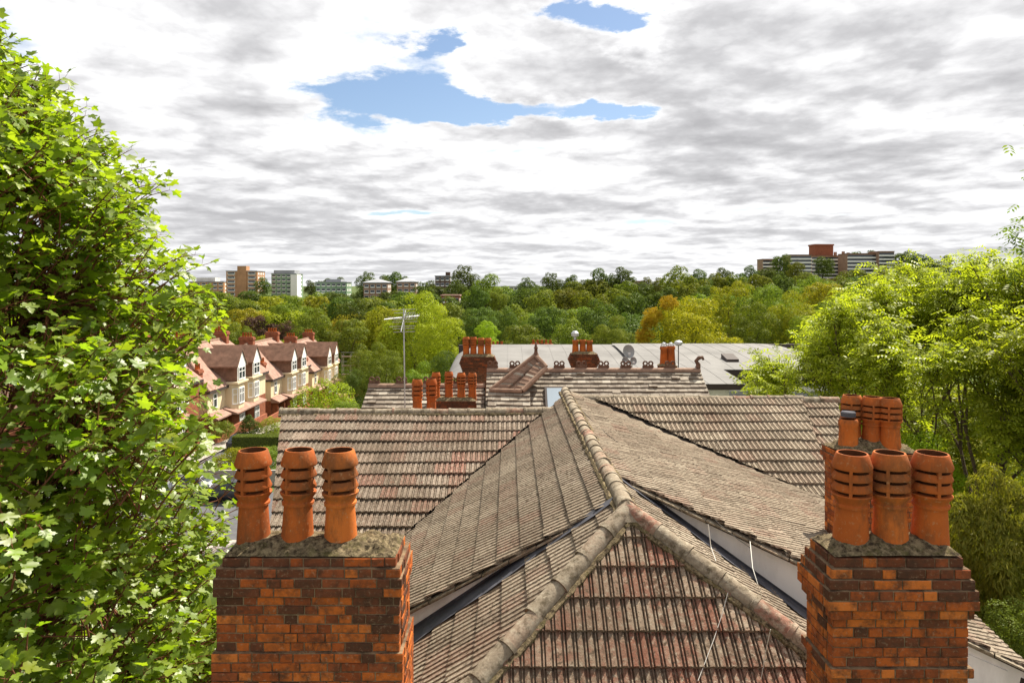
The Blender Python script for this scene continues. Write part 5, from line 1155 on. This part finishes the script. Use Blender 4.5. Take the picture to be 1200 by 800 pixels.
# ------------------------------------------------------------------ the maple at the left edge
def leaf_outline():
    # half outline of a five-lobed leaf (x across, y along), base at origin, unit length
    h = [(0, 0), (.10, -.06), (.26, -.10), (.34, .02), (.46, .06), (.36, .16), (.42, .26), (.60, .34), (.56, .42), (.66, .54), (.48, .52), (.40, .58), (.28, .52), (.20, .56), (.26, .70), (.16, .76), (.14, .86), (0, 1.0)]
    return h
def maple_leaf(seed):
    rr = random.Random(seed); h = leaf_outline(); fold = rr.uniform(.10, .30); droop = rr.uniform(.15, .38); mb = MB()
    Z = lambda x, y: fold*abs(x)-droop*(y*y*.55+abs(x)**1.6*.55)+.025*math.sin(9*x+5*y+seed)
    mid = [(0, 0), (0, .18), (0, .36), (0, .54), (0, .76), (0, 1.0)]
    for s in (-1, 1):
        v = [(s*x, y-.0, Z(x, y)) for x, y in h]; m0 = [(x, y, Z(x, y)) for x, y in mid]
        n = len(v); pts = v+m0[1:5]
        # fans from midrib points to outline runs
        F = [(0, 1, 2), (0, 2, n), (2, 3, n), (3, 4, 5), (3, 5, n), (5, 6, n), (6, 7, 8), (6, 8, n+1), (6, n+1, n), (8, 9, 10), (8, 10, n+1), (10, 11, n+1), (11, 12, n+1), (12, 13, n+2), (12, n+2, n+1), (13, 14, n+2), (14, 15, n+3), (14, n+3, n+2), (15, 16, n+3), (16, 17, n+3)]
        F = [f if s > 0 else f[::-1] for f in F]
        mb.add(pts, F)
    bm_me = mb.mesh('leaf', M['leaf_maple'], normals=False)
    bm = bmesh.new(); bm.from_mesh(bm_me); bmesh.ops.remove_doubles(bm, verts=bm.verts, dist=1e-4); bm.to_mesh(bm_me); bm.free()
    bm_me.polygons.foreach_set('use_smooth', [True]*len(bm_me.polygons))
    return bm_me
def simple_leaf(seed):
    rr = random.Random(seed+50); h = [(0, 0), (.30, -.08), (.36, .16), (.64, .44), (.40, .50), (.20, .54), (.22, .76), (0, 1.0)]; fold = rr.uniform(.10, .30); droop = rr.uniform(.15, .38)
    Z = lambda x, y: fold*abs(x)-droop*(y*y*.55+abs(x)**1.6*.55); v = []; f = []
    for s_ in (1, -1):
        o = len(v); v += [(s_*x, y, Z(x, y)) for x, y in h]+[(0, .32, Z(0, .32)), (0, .6, Z(0, .6))]
        F = [(0, 1, 8), (1, 2, 8), (2, 3, 4), (2, 4, 8), (4, 5, 8), (5, 9, 8), (5, 6, 9), (6, 7, 9)]
        f += [tuple(o+i for i in (t if s_ > 0 else t[::-1])) for t in F]
    return np.array(v), np.array(f)
def maple():
    ax = Vector((-6.5, 7.6, 0)); r = random.Random(21)
    root = empty('maple_tree', (ax.x, ax.y, 0)); tag(root, 'tall leafy maple close beside the left chimney, sunlit large lobed leaves', 'tree')
    prof = [(-3.6, .2), (-3.0, .6), (-2.55, 1.0), (-2.07, 1.65), (-1.28, 2.45), (-.22, 2.66), (.57, 2.78), (1.46, 3.12), (2.3, 3.30), (3.2, 3.28), (4.1, 3.30), (5.5, 3.5), (7.0, 3.0), (8.6, 2.0)]
    def rad(d):
        for (a, ra_), (b, rb_) in zip(prof, prof[1:]):
            if a <= d <= b: return ra_+(rb_-ra_)*(d-a)/(b-a)
        return 0
    LV = [maple_leaf(s) for s in range(6)]
    LVn = [simple_leaf(k) for k in range(6)]; LVd = [(np.array([v.co[:] for v in m.vertices]), np.array([p.vertices[:] for p in m.polygons])) for m in LV]; cell = {}
    tips = []; br = MB(); tw = MB()
    # trunk
    trunk = MB(); tp = [Vector((0, 0, -.1)), Vector((.1, .05, 4)), Vector((-.1, .1, 8)), Vector((.05, 0, 12)), Vector((.0, .1, 15.5)), Vector((.1, 0, 18.6))]
    trunk.tube(tp, [.34, .27, .21, .14, .08, .02], 10); link('trunk', trunk.mesh('trunk', M['bark_grey'], True), root)
    # limbs first, then shoots at the crown shell
    jobs = []
    tries = 0
    while len(tips) < 5000 and tries < 170000:
        tries += 1
        d = r.uniform(-3.6, 7.8); a = r.uniform(0, 2*math.pi); Rm = rad(d)
        dirn = Vector((math.cos(a), math.sin(a), 0))
        # lobed outline
        Rm *= 1+.10*math.sin(3*a+d*1.7)+.09*math.sin(5*a-d*2.9)
        q = Rm*(r.uniform(.30, 1.0)**.5)
        p = Vector((dirn.x*q, dirn.y*q, CZ-d))
        if p.y+ax.y < 2.9: continue
        if dirn.x*.65-dirn.y*.76 < -.15 and r.random() < .72: continue          # far side thinner
        ck = (int(p.x/.2), int(p.y/.2), int(p.z/.2))
        if cell.get(ck, 0) >= (3 if dirn.x*.65-dirn.y*.76 > .2 else 2): continue
        cell[ck] = cell.get(ck, 0)+1
        out = (dirn*.75+Vector((0, 0, r.uniform(.25, .95)))+Vector((r.uniform(-.3, .3), r.uniform(-.3, .3), 0))).normalized()
        tips.append((p, out))
    big = {}
    for i, (p, out) in enumerate(tips):
        Ls = r.uniform(.45, .80); b = p-out*Ls*.75; s = []
        side = out.orthogonal().normalized()
        bow = Vector((r.uniform(-.06, .06), r.uniform(-.06, .06), .05))
        pts = [b, b+out*Ls*.4+bow, b+out*Ls*.75+bow*.8, b+out*Ls]
        tw.tube(pts, [.010, .007, .005, .003], 5, caps=False)
        key = (int(math.atan2(p.y, p.x)*2.2), int(p.z/1.5)); big.setdefault(key, []).append(b)
        npair = r.randint(4, 6)
        for k in range(npair):
            t = .18+.82*k/(npair-1); c = b.lerp(b+out*Ls, t)+bow*math.sin(math.pi*t)
            ang0 = r.uniform(0, 6.28) if k == 0 else ang0+math.pi/2+r.uniform(-.3, .3)
            for sgn in (0, math.pi):
                if r.random() < .07: continue
                rad_d = Matrix.Rotation(ang0+sgn, 3, out) @ side
                pd = (rad_d*.9+out*(.25+.5*t)+Vector((0, 0, .15))).normalized(); pl = r.uniform(.05, .13)*(1.2-.5*t); base = c+pd*pl
                # blade hangs outward and down from its stalk, face turned to the sky
                yv = (pd+Vector((0, 0, -r.uniform(.15, .75)))).normalized(); up = Vector((r.uniform(-.35, .35), r.uniform(-.35, .35), 1.0))
                xv = yv.cross(up).normalized(); zv = xv.cross(yv).normalized()
                size = r.uniform(.075, .175)*(1.10-.38*t)
                m = Matrix((xv, yv, zv)).transposed().to_4x4(); m = Matrix.Translation(base) @ m @ Matrix.Rotation(r.uniform(-.4, .4), 4, 'Y') @ Matrix.Diagonal((size*1.12, size, size, 1))
                tw.tube([c, base], [.0022, .0016], 3, caps=False)
                jobs.append((r.randrange(6), m))
    for key, bs in big.items():
        cen = sum(bs, Vector())/len(bs); st = Vector((cen.x*.12, cen.y*.12, max(1.5, cen.z-1.6-.55*math.hypot(cen.x, cen.y)))); mdl = st.lerp(cen, .6)+Vector((0, 0, .15))
        br.tube([st, mdl, cen], [.034, .022, .012], 6)
        for b in bs: br.tube([mdl.lerp(cen, r.uniform(.2, 1)), (cen+b)/2+Vector((0, 0, .06)), b], [.011, .008, .006], 5, caps=False)
    link('branches', br.mesh('branches', M['twig'], True), root); tag(link('twigs', tw.mesh('twigs', M['twig']), root), kind='stuff')
    def score(j):
        c = j[1].translation+ax; px, py = 596+850*c.x/c.y, 335+850*(CZ-c.z)/c.y
        return (c-Vector((0, 0, CZ))).length if (-5 < px < 300 and 0 < py < 800) else 99
    jobs.sort(key=score)
    for k, m in jobs[:300]: link('leaf', LV[k], root, m)
    V, F, o = [], [], 0
    for k, part_jobs, src in [(k, jobs[300:4300], LVd) for k in range(6)]+[(k, jobs[4300:], LVn) for k in range(6)]:
        ms = np.array([np.array(m) for q, m in part_jobs if q == k]); v, f = src[k]
        if not len(ms): continue
        vv = np.einsum('nij,vj->nvi', ms[:, :3, :3], v)+ms[:, None, :3, 3]
        ff = f[None]+(np.arange(len(ms))*len(v))[:, None, None]+o; V.append(vv.reshape(-1, 3)); F.append(ff.reshape(-1, 3)); o += vv.shape[0]*vv.shape[1]
    tag(link('foliage', mesh_np('foliage', np.concatenate(V), np.concatenate(F), M['leaf_maple'], True), root), kind='stuff')
maple()
# ------------------------------------------------------------------ branching trees with pinnate sprays (ash)
def branching(name, loc, H, label, seed, lean=(0, 0), spread=.62, levels=6, leafn=14, lsize=.12, mat='leaf_ash', fork_h=.28, r0=.26, bark='bark', wide=1.0, rad=4.0):
    r = random.Random(seed); root = empty(name, loc); tag(root, label, 'tree', near_g); mb = MB(); tips = []
    def grow(p, d, L, rad, lev):
        mid = p+d*L*.5+Vector((r.uniform(-1, 1), r.uniform(-1, 1), r.uniform(-.3, .6)))*L*.07; e = p+d*L
        mb.tube([p, mid, e], [rad, rad*.85, rad*.68], 8 if lev < 3 else 5, caps=lev > 3)
        if lev >= levels-2: tips.append((mid, d))
        if lev >= levels: tips.append((e, d)); return
        for k in range(2 if r.random() < .55 or lev == 0 else 3):
            nd = (d+Vector((r.uniform(-1, 1)*wide, r.uniform(-1, 1)*wide, r.uniform(-.25, .55)))*spread*(1.0 if lev else 1.15)).normalized()
            nd = (nd+Vector((0, 0, .10))).normalized(); grow(e, nd, L*r.uniform(.68, .88), rad*(.68 if lev else .6), lev+1)
    base = Vector((0, 0, -.1)); top = Vector((lean[0]*.4, lean[1]*.4, H*fork_h)); mb.tube([base, top], [r0*1.25, r0], 10)
    L0 = H*.21
    for k in range(5):
        a = k*2*math.pi/5+r.random()*.6; grow(top, Vector((math.cos(a)*.62*wide+lean[0]*.05, math.sin(a)*.62*wide+lean[1]*.05, .95)).normalized(), L0*r.uniform(.85, 1.15), r0*.62, 1)
    rr_ = sorted(math.hypot(t[0].x, t[0].y) for t in tips)[int(len(tips)*.93)]; zz = max(t[0].z for t in tips); sx, sz = rad/rr_, (H-.35)/zz
    mb.v = [(v[0]*sx, v[1]*sx, v[2]*sz) for v in mb.v]; tips = [(Vector((t[0].x*sx, t[0].y*sx, t[0].z*sz)), t[1]) for t in tips]
    link('trunk', mb.mesh('trunk', M[bark], True), root)
    rg = np.random.default_rng(seed); PV = []; n_ = 0
    T = np.array([t[0][:] for t in tips])
    # compound leaves: rachis with leaflets, drooping
    n = len(T)*leafn; c = np.repeat(T, leafn, 0)+rg.normal(0, .30, (n, 3))*np.array([1, 1, .75])
    dirs = unit(rg.normal(0, 1, (n, 3))*np.array([1, 1, .35])+np.array([0, 0, -.15])); upv = unit(np.array([0, 0, 1.0])+rg.normal(0, .35, (n, 3))); side = unit(np.cross(dirs, upv)); nrm = np.cross(side, dirs)
    size = rg.uniform(.75, 1.25, (n, 1))*lsize; V = []
    for k in range(7):
        if k == 6: o = dirs*size*2.5; ld = dirs
        else: o = dirs*size*(.5+.75*(k//2)); sg = 1 if k % 2 else -1; ld = unit(side*sg+dirs*.55-nrm*.25)
        b = c+o-nrm*size*.10*(k//2)**1.4; ws = np.cross(nrm, ld)
        V.append(np.stack([b, b+ld*size*.55+ws*size*.24, b+ld*size*1.15-nrm*size*.18, b+ld*size*.55-ws*size*.24], 1))
    V = np.concatenate(V).reshape(-1, 3); F = np.arange(len(V)).reshape(-1, 4)
    tag(link('foliage', mesh_np('foliage', V, F, M[mat]), root), kind='stuff')
    return root, len(tips)
def at(px, D): return ((px-596)/850*D, D, 0)
branching('ash_tree', at(1125, 25), 16.9, 'broad sunlit ash tree with open branches behind the orange pots', 5, (-1, 0), .66, 6, 14, .135, r0=.30, wide=1.12, rad=5.6)
branching('ash_tree', at(1085, 33), 13.0, 'smaller ash tree leaning over the end of the grey hall', 8, (-1.5, -1), .62, 5, 16, .13, r0=.16, wide=1.1, rad=3.3)
branching('ash_tree', at(1345, 21), 16.2, 'ash tree at the garden edge behind the conifers', 12, (0, 0), .62, 6, 12, .125, r0=.26, rad=4.8)
branching('overhanging_tree', (15.15, 14.5, 0), 20.0, 'tall tree whose leafy branch tip hangs in above the ash', 17, (0, 0), .45, 5, 26, .115, mat='leaf_green', fork_h=.45, r0=.22, rad=3.6)
# dark understorey and conifers to the right of the orange chimney
for px, yt, w, D, k, m, lab, nm in ((1165, 548, 150, 14, 'droop', 'leaf_conifer', 'large feathery yellow green conifer beside the orange chimney', 'conifer'), (1118, 590, 110, 16, 'droop', 'leaf_conifer', 'drooping conifer just behind the orange chimney', 'conifer'), (1185, 690, 90, 12.5, 'bush', 'leaf_green', 'green leafy bush above the white wall', 'shrub'), (1085, 500, 90, 22, 'bush', 'leaf_fresh', 'fresh green bush behind the orange pots', 'shrub'),
                                (1040, 520, 110, 27, 'bush', 'leaf_green', 'green bush behind the rear stack', 'shrub'), (1130, 500, 150, 30, 'fine', 'leaf_lime', 'yellow green tree under the ash', 'tree'), (1000, 455, 100, 40, 'bush', 'leaf_green', 'green tree under the ash by the hall', 'tree'), (1190, 460, 170, 36, 'fine', 'leaf_lime', 'shaded tree behind the ash trunk', 'tree'), (1090, 420, 150, 50, 'fine', 'leaf_lime', 'yellow green tree far under the ash', 'tree'), (1060, 620, 120, 17, 'bush', 'leaf_dark', 'dark bush behind the orange chimney', 'shrub')):
    tree(px, yt, w, D, k, m, lab, near_g if nm == 'tree' else None, name=nm, cat={'conifer': 'conifer', 'shrub': 'shrub', 'tree': 'tree'}[nm])
